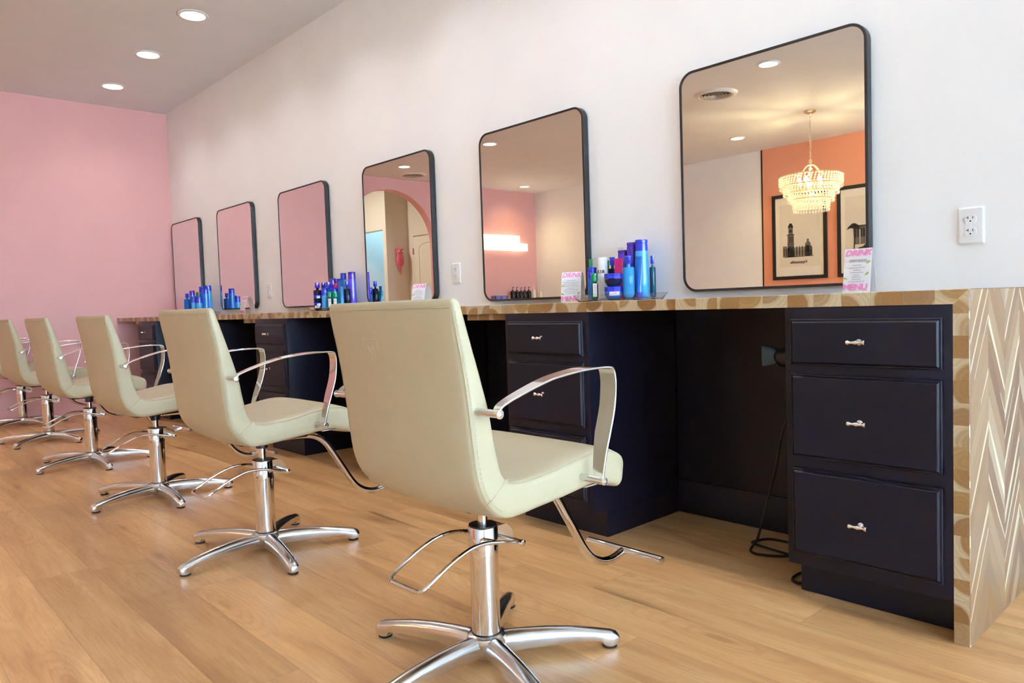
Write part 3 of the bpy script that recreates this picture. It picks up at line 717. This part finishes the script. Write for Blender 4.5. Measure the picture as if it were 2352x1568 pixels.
# ---------------------------------------------------------------- hair products on trays
INDIGO, BLUE, LBLUE, NAVY, PURP, GREEN, MAG, WHT, TEAL, DGRN, DPUR, VIO = (42, 50, 190), (28, 110, 205), (70, 165, 225), (18, 28, 60), (78, 38, 168), (0, 140, 92), (205, 30, 120), (236, 236, 234), (20, 78, 100), (10, 80, 50), (44, 26, 74), (96, 70, 205)
def body_cap(t, prof_b, prof_c, cb_, cc, clear=False, n=24, ncap=None):
    MB().lathe(prof_b, n=n).build('bottle_body', plastic(cb_, clear), t)
    MB().lathe(prof_c, n=ncap or n).build('cap', plastic(cc), t, ang=30)
def product(style, x, y, w_, h, cbody, ccap, label, group, z=HT+.006, rz=0., text=None, sticker=False):
    cat = {'jar': 'jar', 'tube': 'tube'}.get(style, 'bottle')
    t = thing({'jar': 'cream_jar', 'tube': 'product_tube', 'pump': 'pump_bottle'}.get(style, 'product_bottle'), label, cat, (x, y, z), rz, group); r = w_/2
    if style == 'tall':       # slightly conical bottle under a grooved cap
        hc = h*.19
        body_cap(t, [(r*.92, 0), (r, .004), (r*.99, h*.3), (r*.90, h-hc)], [(r*.90, h-hc), (r*.88, h-hc*.38), (r*.80, h-hc*.36), (r*.80, h-hc*.30), (r*.88, h-hc*.28), (r*.88, h-.003), (r*.82, h)], cbody, ccap)
    elif style == 'short':
        hc = h*.34
        body_cap(t, [(r*.95, 0), (r, .004), (r, h-hc)], [(r*1.0, h-hc), (r*1.0, h-hc*.42), (r*.9, h-hc*.40), (r*.9, h-hc*.33), (r, h-hc*.31), (r, h-.003), (r*.93, h)], cbody, ccap)
    elif style == 'neck':     # shouldered bottle, clear, with a faceted cap on a neck
        hc = h*.19; hb = h*.74
        body_cap(t, [(r*.6, 0), (r*.85, .006), (r, .018), (r, hb*.95), (r*.93, hb*.985), (r*.35, hb), (r*.32, h-hc)], [(r*.52, h-hc), (r*.60, h-hc*.9), (r*.60, h-hc*.38), (r*.5, h-hc*.34), (r*.5, h-hc*.28), (r*.60, h-hc*.25), (r*.60, h-.002), (r*.5, h)], cbody, ccap, True, 24, 8)
    elif style == 'vial':     # small clear bottle under a cap as wide as itself
        hc = h*.30
        body_cap(t, [(r*.6, 0), (r*.85, .005), (r, .014), (r, h*.60), (r*.55, h*.655), (r*.5, h-hc)], [(r*.92, h-hc), (r*.95, h-hc*.42), (r*.85, h-hc*.38), (r*.85, h-hc*.32), (r*.98, h-hc*.28), (r*.98, h-.002), (r*.9, h)], cbody, ccap, True)
    elif style == 'stick':
        body_cap(t, [(r, 0), (r, h*.55)], [(r*1.01, h*.55), (r*1.01, h-.004), (r*.93, h)], cbody, ccap)
    elif style == 'jar':
        hc = h*.40
        body_cap(t, [(r*.55, 0), (r*.70, .003), (r*.95, h*.35), (r, h-hc-.002)], [(r, h-hc), (r, h-hc*.40), (r*.95, h-hc*.38), (r*.95, h-hc*.33), (r*1.02, h-hc*.30), (r*1.02, h-.002), (r*.98, h)], cbody, ccap, False, 24, 8)
    elif style == 'tube':     # crimped at the top, standing on its cap
        hc = h*.16; MB().lathe([(r*.72, 0), (r*.74, .003), (r*.74, hc)], n=20).build('cap', plastic(ccap), t)
        rg = []
        for k in range(9):
            u = k/8; a = r*(.72+.28*u); b = r*.72*(1-u)+.0012*u
            rg.append([(a*math.cos(2*PI*j/20), b*math.sin(2*PI*j/20), hc+(h-hc-.006)*u) for j in range(20)])
        rg.append([(p[0], p[1], h) for p in rg[-1]]); MB().loft(rg).build('tube_body', plastic(cbody), t)
    elif style == 'pump':
        body_cap(t, [(r*.95, 0), (r, .004), (r, h*.62), (r*.8, h*.68), (r*.3, h*.72)], [(r*.35, h*.72), (r*.35, h*.78), (r*.12, h*.79), (r*.12, h*.96)], cbody, ccap)
        MB().tube([(-.006, 0, h*.97), (.022, 0, h*.985), (.030, 0, h*.95)], .005, 8).build('nozzle', plastic(ccap), t)
    if text:
        m = text_mb(text, w_*.46, .0008, 0, .0002); m.v = [(p[0]-.004, -math.sqrt(max(0, (r*1.01)**2-(p[0]-.004)**2))-.0004-p[2], p[1]+h*.66) for p in m.v]
        m.build('lettering', m_ink, t, smooth=False)
    if sticker:
        s = MB(); a0, a1 = (-1.35, -.15)
        z0, z1 = (h*.12, h*.62) if style in ('neck', 'short', 'vial') else (h*.30, h*.62)
        s.loft([[(r*1.015*math.cos(a0+(a1-a0)*j/6), r*1.015*math.sin(a0+(a1-a0)*j/6), z) for j in range(7)] for z in (z0, z1)], False, False, False)
        so = s.build('price_label', m_card, t)
        am = (a0+a1)/2; c_ = Vector((r*1.03*math.cos(am), r*1.03*math.sin(am), z1-(z1-z0)*.25)); dq = Vector((-math.sin(am), math.cos(am), 0))
        MB().tube([c_+dq*.0045*math.cos(a)+Vector((0, 0, .0055))*math.sin(a) for a in [2*PI*k/10 for k in range(10)]], .0012, 5, closed=True).build('label_print', m_pinkink, so)
    return t
def tray(x, y, w_, d_, label):
    t = thing('product_tray', label, 'tray', (x, y, HT), 0, 'clear trays of hair products'); m = MB(); rg = []
    for ins, z in ((.016, .001), (.016, .0012), (0, .030), (.0025, .030), (.0185, .0045)):
        rg.append([(a, b, z) for a, b in rrect(-w_/2+ins, w_/2-ins, -d_/2+ins, d_/2-ins, .012, 4)])
    m.loft(rg); m.build('tray_body', m_acryl, t); return t
G1, G2, G3 = 'hair products on the tray between the two nearest mirrors', 'hair products behind the nearest chair back', 'hair products between the two farthest mirrors'
tray(-1.428, -.143, .34, .230, 'clear tray holding the blue bottles between the two nearest mirrors')
tray(-3.830, -.142, .38, .215, 'clear tray of products partly hidden by the nearest chair back')
tray(-6.255, -.142, .38, .215, 'far clear tray of products peeking over the second chair back')
product('tube', -1.646, -0.075, 0.0233, 0.1872, GREEN, GREEN, 'pointed green tube rising behind the small blue bottle at the tray left end', G1)
product('short', -1.574, -0.150, 0.0411, 0.1442, BLUE, INDIGO, 'short blue bottle with indigo cap at the left end of the tray', G1)
product('vial', -1.506, -0.215, 0.0309, 0.1150, GREEN, GREEN, 'small green bottle with price label at the front left of the tray', G1, sticker=True)
product('stick', -1.514, -0.150, 0.0436, 0.1841, WHT, WHT, 'white cylinder bottle lettered K18 on the tray', G1, text='K18', rz=.45)
product('tube', -1.539, -0.085, 0.0186, 0.1744, GREEN, GREEN, 'thin green tube half hidden behind the white cylinder bottle', G1)
product('neck', -1.504, -0.095, 0.0389, 0.1854, NAVY, INDIGO, 'dark navy bottle with blue cap behind the magenta tube', G1)
product('tube', -1.433, -0.140, 0.0498, 0.1745, MAG, MAG, 'glossy magenta tube standing on its cap', G1)
product('tall', -1.456, -0.078, 0.0518, 0.2117, PURP, PURP, 'shorter purple capped bottle at the back of the tray', G1)
product('tube', -1.491, -0.053, 0.0309, 0.2283, WHT, WHT, 'white tube just showing at the back of the tray', G1)
product('tall', -1.402, -0.088, 0.0470, 0.2406, PURP, PURP, 'tall purple bottle beside the tallest blue one', G1)
product('tall', -1.347, -0.093, 0.0593, 0.2470, LBLUE, INDIGO, 'tallest light blue bottle with indigo cap at the right of the tray', G1, sticker=False)
product('tall', -1.373, -0.054, 0.0320, 0.2430, BLUE, INDIGO, 'blue bottle hidden behind the tallest light blue bottle', G1)
product('tube', -1.329, -0.137, 0.0331, 0.1756, BLUE, INDIGO, 'slim deep blue tube leaning against the tallest blue bottle', G1)
product('neck', -1.362, -0.165, 0.0497, 0.1811, LBLUE, INDIGO, 'clear light blue shouldered bottle with faceted cap at the tray front', G1)
product('jar', -1.412, -0.205, 0.0743, 0.0540, BLUE, INDIGO, 'lower of the two stacked blue jars, with a price label', G1, sticker=True)
product('jar', -1.411, -0.205, 0.0743, 0.0540, NAVY, INDIGO, 'upper of the two stacked jars, dark navy glass', G1, z=0.9605)
product('neck', -1.308, -0.072, 0.0255, 0.1785, TEAL, INDIGO, 'dark teal bottle at the right end of the tray', G1)
product('neck', -3.966, -0.199, 0.0547, 0.1855, DPUR, PURP, 'dark purple bottle at the left end of the second tray', G2)
product('jar', -3.913, -0.225, 0.0593, 0.0500, NAVY, INDIGO, 'lower blue-lidded jar at the left of the second tray, with a label', G2, sticker=True)
product('jar', -3.915, -0.225, 0.0574, 0.0500, NAVY, INDIGO, 'upper blue-lidded jar at the left of the second tray', G2, z=0.9565)
product('neck', -3.978, -0.146, 0.0507, 0.1865, BLUE, INDIGO, 'blue-capped bottle behind the stacked jars on the second tray', G2)
product('neck', -3.882, -0.162, 0.0517, 0.1857, BLUE, INDIGO, 'blue-capped bottle in the middle of the second tray', G2)
product('short', -3.856, -0.205, 0.0438, 0.1464, LBLUE, INDIGO, 'light blue bottle with indigo cap next to the stacked jars', G2)
product('short', -3.833, -0.148, 0.0459, 0.1452, BLUE, INDIGO, 'indigo-capped bottle behind the two green bottles', G2)
product('vial', -3.771, -0.215, 0.0337, 0.1181, GREEN, GREEN, 'left of the two small green-capped bottles', G2, sticker=True)
product('vial', -3.718, -0.205, 0.0335, 0.1168, GREEN, GREEN, 'right of the two small green-capped bottles', G2, sticker=True)
product('tall', -3.953, -0.089, 0.0529, 0.2129, PURP, PURP, 'purple-capped bottle at the back of the second tray', G2)
product('stick', -3.855, -0.119, 0.0238, 0.1789, MAG, MAG, 'narrow magenta bottle on the second tray', G2)
product('tall', -3.907, -0.062, 0.0489, 0.2091, PURP, INDIGO, 'indigo-capped bottle behind the light blue tubes', G2)
product('tube', -3.784, -0.134, 0.0438, 0.1867, BLUE, BLUE, 'blue tube with pinched top on the second tray', G2)
product('tube', -3.679, -0.180, 0.0353, 0.1486, LBLUE, LBLUE, 'pale blue pointed tube at the front of the second tray', G2)
product('tube', -3.788, -0.091, 0.0401, 0.1989, LBLUE, BLUE, 'broad light blue tube beside the violet bottle', G2)
product('tall', -3.859, -0.060, 0.0447, 0.2445, BLUE, INDIGO, 'tall indigo-capped bottle behind the violet bottle', G2)
product('neck', -3.680, -0.140, 0.0411, 0.1808, NAVY, INDIGO, 'black glass bottle with blue cap left of the violet bottle', G2)
product('tall', -3.706, -0.086, 0.0548, 0.2436, VIO, PURP, 'tall violet bottle, tallest on the second tray', G2)
product('tall', -3.753, -0.062, 0.0479, 0.2331, BLUE, INDIGO, 'blue bottle hidden behind the tall violet bottle', G2)
product('neck', -6.382, -0.215, 0.0556, 0.1959, BLUE, INDIGO, 'small blue flask at the left of the far tray', G3)
product('tall', -6.406, -0.160, 0.0517, 0.2217, BLUE, PURP, 'purple-capped bottle on the far tray', G3)
product('tube', -6.345, -0.136, 0.0630, 0.2060, GREEN, GREEN, 'green tube on the far tray', G3)
product('short', -6.214, -0.215, 0.0475, 0.1651, LBLUE, INDIGO, 'small light blue bottle at the front left of the far tray', G3)
product('short', -6.115, -0.205, 0.0512, 0.1562, LBLUE, INDIGO, 'small light blue bottle under the green tube on the far tray', G3)
product('tall', -6.375, -0.079, 0.0627, 0.2578, BLUE, INDIGO, 'tall blue bottle left of the tallest on the far tray', G3)
product('tall', -6.103, -0.150, 0.0577, 0.2281, BLUE, INDIGO, 'blue bottle in front of the tallest on the far tray', G3)
product('tall', -6.222, -0.082, 0.0638, 0.2610, LBLUE, INDIGO, 'tallest bottle on the far tray', G3)

# ---------------------------------------------------------------- hair dryer, hooks and cords under the worktop
hd = thing('hair_dryer', 'black hair dryer hanging on the side of the nearest drawer cabinet', 'hair dryer', (-.530, -.372, .703))
MB().lathe([(.020, -.075), (.030, -.062), (.036, -.03), (.038, .01), (.036, .035), (.030, .045)], n=28, axis='x').build('barrel', m_bplas, hd)
nz = MB(); rg = []
for X, hy, hz in ((-.066, .022, .022), (-.085, .018, .029), (-.115, .010, .035), (-.122, .009, .036)):
    rg.append([(X, hy*math.copysign(abs(math.cos(a))**.6, math.cos(a)), hz*math.copysign(abs(math.sin(a))**.6, math.sin(a))) for a in [2*PI*j/24 for j in range(24)]])
nz.loft(rg); nz.build('nozzle', plain('black_plastic_blue_reflection', S(50, 80, 100), .22), hd)  # black nozzle, the bluish window reflection put into its colour
MB().tube([(-.008, 0, -.02), (-.002, 0, -.09), (.004, 0, -.14)], .015, 16, rs=[.017, .015, .013]).build('handle', m_bplas, hd)
MB().lathe([(.041, -.012), (.041, .012), (.0385, .012), (.0385, -.012), (.041, -.012)], (0, 0, 0), 28, 'x', False).build('holder_ring', m_bplas, hd)
MB().box((.036, -.012, -.012), (.0518, .012, .012)).build('holder_arm', m_bplas, hd)
cd = catmull([(-.526, -.372, .558), (-.570, -.37, .51), (-.605, -.352, .43), (-.634, -.33, .332), (-.67, -.31, .234), (-.713, -.28, .129), (-.745, -.262, .045), (-.772, -.252, .008), (-.757, -.287, .0055), (-.72, -.30, .0055), (-.65, -.262, .0055), (-.60, -.19, .0055), (-.62, -.125, .0055), (-.70, -.115, .0055), (-.775, -.125, .0055), (-.80, -.18, .0055), (-.775, -.235, .016), (-.69, -.252, .016), (-.60, -.235, .006), (-.52, -.20, .0055), (-.50, -.10, .0055), (-.51, -.03, .0055)], 8)
MB().tube([Vector(p)-Vector(hd.location) for p in cd], .0045, 10).build('cord', m_rubber, hd)
cd = catmull([(-.530, -.12, .45), (-.535, -.16, .30), (-.520, -.22, .16), (-.500, -.25, .05), (-.51, -.30, .0055), (-.535, -.38, .0055), (-.528, -.44, .0055), (-.500, -.455, .0055), (-.487, -.42, .0055), (-.487, -.30, .0055)], 8)
tag(MB().tube(cd, .0045, 10).build('power_cord', m_rubber), 'short black cord loop beside the toe kick of the nearest cabinet', 'cord')
hk = thing('dryer_hook', 'small wire hook on the side of the cabinet behind the nearest chair', 'hook', (-1.6975, -.50, .68))
MB().tube(catmull([(-.001, 0, 0), (-.03, 0, -.001), (-.052, 0, .003), (-.058, 0, .018)], 5), .0028, 8).build('hook_wire', m_bplas, hk)
MB().box((-.004, -.010, -.014), (-.0003, .010, .014)).build('hook_plate', m_bplas, hk)

# ---------------------------------------------------------------- framed pictures on the opposite wall (seen in the nearest mirror)
def picture(x, label, kind):
    t = thing('framed_picture', label, 'picture', (x, YB, 1.70), PI, 'black framed prints on the salmon wall'); w_, h_ = .76, 1.16
    f = MB(); r = []
    for ins, d in ((0, -.001), (0, -.03), (.045, -.03), (.045, -.014)):
        r.append([(-w_/2+ins, d, -h_/2+ins), (w_/2-ins, d, -h_/2+ins), (w_/2-ins, d, h_/2-ins), (-w_/2+ins, d, h_/2-ins)])
    f.loft(r, True, True, False); f.build('frame', m_black, t, smooth=False)
    p = MB().box((-w_/2+.044, -.016, -h_/2+.044), (w_/2-.044, -.012, h_/2-.044)).build('mount', m_paper, t, smooth=False)
    MB().box((-w_/2+.10, -.0165, -h_/2+.17), (w_/2-.10, -.016, h_/2-.14)).build('sheet', plain('print_sheet', S(222, 210, 192), .8, amp=.02), p, smooth=False)
    k = MB(); g = MB(); Y0, Y1 = -.0178, -.0168
    B = lambda m, a, b, c, d, y=0: m.box((a, Y0-y, b), (c, Y1, d))
    if kind == 0:      # generic town hall with clock tower, viewed as printed (u runs to the right for a reader)
        z = -.275
        for i in range(9):                                            # long wing with gables
            u = -.18+.040*i
            B(g, u, z, u+.034, z+.115+.012*(i % 2)); B(k, u+.006, z+.02, u+.013, z+.085, .0004); B(k, u+.020, z+.02, u+.027, z+.085, .0004)
            g.prism([(u, z+.115), (u+.034, z+.115), (u+.017, z+.145)], Y0, Y1)
        B(k, -.20, z-.004, .21, z+.001)
        B(g, -.155, z, -.085, z+.16); g.prism([(-.165, z+.16), (-.075, z+.16), (-.12, z+.215)], Y0, Y1); B(k, -.138, z+.05, -.102, z+.14, .0004)
        g.lathe([(.016, Y0), (.016, Y1)], (-.12, 0, z+.215), 14, 'y')
        B(g, .075, z, .165, z+.30); B(k, .068, z+.17, .172, z+.178, .0004); B(k, .066, z+.295, .174, z+.306, .0004)
        for a in (.085, .108, .131): B(k, a, z+.02, a+.014, z+.15, .0004); B(k, a, z+.19, a+.012, z+.28, .0004)
        B(g, .088, z+.306, .152, z+.40); k.lathe([(.019, Y0-.0004), (.019, Y1)], (.12, 0, z+.35), 20, 'y')
        k.prism([(.078, z+.40), (.162, z+.40), (.146, z+.432), (.136, z+.455), (.104, z+.455), (.094, z+.432)], Y0, Y1)
        for a in (.175, .205): B(g, a, z, a+.026, z+.15); B(k, a+.006, z+.02, a+.018, z+.12, .0004)
        m = text_mb('Fayetteville', .052, .0012, 0, .0005)
        m.v = [(p_[0]+.01, Y0-p_[2], p_[1]+z-.075) for p_ in m.v]; m.build('caption', m_ink, p, smooth=False)
    else:              # street scene with a palm tree and an old car in front of shop fronts
        z = -.275
        for i in range(5): B(g, -.20+i*.075, z+.10, -.20+i*.075+.066, z+.33); B(k, -.19+i*.075, z+.19, -.19+i*.075+.020, z+.30, .0004); B(k, -.16+i*.075, z+.19, -.16+i*.075+.016, z+.30, .0004)
        B(k, -.21, z+.33, .12, z+.342)
        k.tube([(.17, Y0, z+.02), (.162, Y0, z+.16), (.168, Y0, z+.31)], .008, 6)
        for a in range(9):
            q = PI*a/8+.1; k.tube([(.168, Y0, z+.31), (.168+.05*math.cos(q), Y0, z+.315+.055*math.sin(q)), (.168+.095*math.cos(q), Y0, z+.29+.05*math.sin(q))], .006, 5, rs=[.005, .011, .002])
        k.prism([(-.16, z+.02), (.11, z+.02), (.12, z+.055), (.06, z+.07), (.02, z+.105), (-.07, z+.105), (-.11, z+.068), (-.165, z+.06)], Y0, Y1)
        g.prism([(-.06, z+.072), (.035, z+.072), (.012, z+.097), (-.055, z+.097)], Y0-.0005, Y1)
        for a in (-.11, .065): k.lathe([(.026, Y0-.0006), (.026, Y1)], (a, 0, z+.024), 18, 'y'); g.lathe([(.012, Y0-.0009), (.012, Y1)], (a, 0, z+.024), 12, 'y')
    g.build('grey_drawing', m_ink2, p, smooth=False); k.build('black_drawing', m_ink, p, smooth=False)
    return t
picture(-4.133, 'framed town hall print left of the chandelier, captioned in black', 0)
picture(-3.236, 'framed street scene with palm tree, right of the chandelier, cut off by the mirror edge', 1)

# ---------------------------------------------------------------- chandelier
cx, cy = -3.23, -5.568
ch = thing('chandelier', 'tiered crystal chandelier glowing in the nearest mirror', 'chandelier', (cx, cy, 0))
MB().lathe([(.062, H), (.064, H-.012), (.045, H-.026), (.012, H-.032), (.010, H-.045)], n=28).build('canopy', m_brass, ch)
cn = MB(); z = H-.045; k = 0
while z > 2.40:
    pts = [(.009*math.cos(a) if k % 2 else 0, 0 if k % 2 else .009*math.cos(a), z-.017+.017*math.sin(a)) for a in [2*PI*j/10 for j in range(10)]]
    cn.tube(pts, .0026, 5, closed=True); z -= .026; k += 1
cn.build('chain', m_brass, ch)
fr = MB(); fr.lathe([(.004, 2.41), (.016, 2.40), (.024, 2.375), (.014, 2.35), (.02, 2.34), (.004, 2.335)], n=18)
for j in range(6):
    a = 2*PI*j/6; fr.tube(catmull([(.012*math.cos(a), .012*math.sin(a), 2.345), (.045*math.cos(a), .045*math.sin(a), 2.335), (.085*math.cos(a), .085*math.sin(a), 2.295), (.125*math.cos(a), .125*math.sin(a), 2.232)], 5), .006, 8); fr.tube([(.125*math.cos(a), .125*math.sin(a), 2.230), (.322*math.cos(a), .322*math.sin(a), 2.226)], .004, 6)
fr.build('arms', m_brass, ch)
def bead(mb, x, y, z, r, h):
    mb.add([(x, y, z+h), (x+r, y, z), (x, y+r, z), (x-r, y, z), (x, y-r, z), (x, y, z-h)], [(0, 1, 2), (0, 2, 3), (0, 3, 4), (0, 4, 1), (5, 2, 1), (5, 3, 2), (5, 4, 3), (5, 1, 4)])
for r, zt, rows, n in ((.325, 2.225, 4, 58), (.285, 2.125, 3, 52), (.235, 2.045, 3, 44), (.185, 1.970, 4, 36)):
    rg = MB(); rg.tube([(r*math.cos(a), r*math.sin(a), zt) for a in [2*PI*j/40 for j in range(40)]], .007, 6, closed=True)
    ro = rg.build('tier_ring', m_brass, ch); b = MB()
    for j in range(n):
        a = 2*PI*j/n
        for q in range(rows): bead(b, (r+.004)*math.cos(a+q*.02), (r+.004)*math.sin(a+q*.02), zt-.016-q*.025, .0145, .0145)
        bead(b, (r+.004)*math.cos(a), (r+.004)*math.sin(a), zt-.022-rows*.027, .009, .021)
    b.build('crystals', m_crystal, ro, smooth=False)
P_CH = 22
for j in range(5):
    a = 2*PI*j/5+.3; bx_, by_ = .115*math.cos(a), .115*math.sin(a)
    q = MB().lathe([(.006, 2.13), (.012, 2.14), (.019, 2.165), (.016, 2.19), (.006, 2.21), (.001, 2.215)], (bx_, by_, 0), 14).build('bulb', m_bulb, ch)
    MB().lathe([(.010, 2.09), (.012, 2.135)], (bx_, by_, 0), 12).build('lamp_holder', m_brass, q)
for dz, pw in ((2.30, .62), (2.02, .38)):
    l = bpy.data.lights.new('chandelier_glow', 'POINT'); l.energy = P_CH*pw; l.color = (1, .78, .38); l.shadow_soft_size = .015
    o = bpy.data.objects.new('chandelier_glow', l); COL.objects.link(o); o.parent = ch; o.location = (0, 0, dz)

# ---------------------------------------------------------------- wash area at the far end (seen in the second mirror)
sg = thing('wall_light', 'two-row glowing light fixture on the salmon wall, reflected in the second mirror', 'wall light', (XB, -6.3, 2.02))
MB().box((.001, -.18, -.12), (.03, .60, .09)).build('backplate', m_brass, sg)
for z0, z1, a, b in ((-.005, .118, -.37, .62), (-.150, -.018, -.56, .62)):
    n = int((b-a)/.115); 
    for j in range(n): u = a+(b-a)*j/n; MB().box((.03, u+.005, z0), (.085, u+(b-a)/n-.005, z1), .008).build('lamp_glass', m_sign, sg)
l = bpy.data.lights.new('wall_light_glow', 'AREA'); l.shape = 'RECTANGLE'; l.size = .12; l.size_y = .6; l.energy = 2; l.color = (1, .80, .42)
o = bpy.data.objects.new('wall_light_glow', l); COL.objects.link(o); o.parent = sg; o.location = (.095, .12, -.015); o.rotation_euler = (0, -PI/2, 0)
sf = thing('wash_shelf', 'white shelf holding black pump bottles, reflected at the foot of the second mirror', 'shelf', (XB, -6.45, .985))
MB().box((.001, -.68, -.03), (.26, .68, 0), .003).build('shelf_board', m_wplas, sf)
for y in (-.55, .55): MB().prism([(.002, -.03), (.20, -.03), (.002, -.16)], y-.012, y+.012, 'y').build('bracket', m_wplas, sf)
G4 = 'black pump bottles in a row on the wash shelf'
SH = .9855
for j, (y, hh) in enumerate(((-6.40, .235), (-6.505, .235), (-6.605, .225), (-6.70, .23), (-6.80, .235))):
    product('pump', -9.07, y, .088, hh, (24, 22, 22), (20, 18, 18), ['first (left) of the five black pump bottles in a row', 'second from left of the five black pump bottles', 'middle one of the five black pump bottles', 'fourth from left of the five black pump bottles', 'last (right) of the five black pump bottles, next to a white one'][j], G4, z=SH)
product('pump', -9.07, -6.93, .075, .27, (232, 226, 210), (232, 226, 210), 'taller white pump bottle right of the black ones', 'white bottles on the wash shelf', z=SH)
product('pump', -9.05, -7.08, .065, .20, (232, 226, 210), (232, 226, 210), 'short white pump bottle nearest the yellow wall', 'white bottles on the wash shelf', z=SH)
bxo = thing('product_box', 'flat blue and lilac box at the left end of the wash shelf', 'box', (-9.06, -6.07, SH))
MB().box((-.05, -.16, 0), (.05, .15, .085), .002).build('carton', plastic((120, 120, 175)), bxo)
for y0, y1 in ((-.158, -.125), (.118, .148)): MB().box((.0495, y0, .002), (.051, y1, .083)).build('printed_band', plastic((60, 66, 150)), bxo)
MB().box((.0495, -.035, .02), (.051, .02, .065)).build('printed_panel', plastic((70, 74, 160)), bxo)

# pink knitted hanging toy on the hall wall (seen in the third mirror)
ty = thing('hanging_toy', 'small pink knitted toy with a long tail hanging on the cream hall wall', 'toy', (X2, -5.19, 1.80))
m_knit = plain('pink_knit', S(222, 110, 128), .9, amp=.15, sc=60, bump=.3)
MB().lathe([(.004, -.13), (.05, -.12), (.075, -.06), (.080, .02), (.055, .08), (.065, .11), (.078, .15), (.065, .19), (.02, .205)], (.05, 0, 0), 20).xf(Matrix.Scale(.6, 4, (1, 0, 0))).build('toy_body', m_knit, ty)
MB().tube([(.03, .02, -.11), (.03, .0, -.20), (.03, -.01, -.27)], .02, 10, rs=[.032, .018, .004]).build('tail', m_knit, ty)
for s_ in (-.04, .04):
    e_ = MB().lathe([(.001, .0), (.015, .004), (.018, .010), (.012, .020), (.001, .024)], (.062, s_, .15), 12, 'x').build('eye', m_wplas, ty)
    MB().lathe([(.007, 0), (.001, .002)], (.086, s_, .15), 10, 'x').build('pupil', m_slot, e_)
    MB().lathe([(.001, 0), (.02, .008), (.022, .02), (.001, .035)], (.03, s_*1.5, .18), 12).build('ear', m_knit, ty)
# unseen ceiling lamps added to light the hall and the washroom beyond
for x, y, lab, cl, pw in ((-10.9, -3.55, 'unseen downlight added to light the hall behind the arch', (1, .95, .88), 30), (-11.55, -5.9, 'unseen downlight added in the blue-lit room behind the hall', (.40, .74, 1), 22)):
    c = copy_tree(lt0); 
    for q in list(c.children):
        if q.type == 'LIGHT': bpy.data.objects.remove(q)
    c.location = (x, y, HH); c['label'] = lab; c['group'] = 'added downlights beyond the archway'
    s = spot((0, 0, -.007), pw, cl, 160); s.parent = c
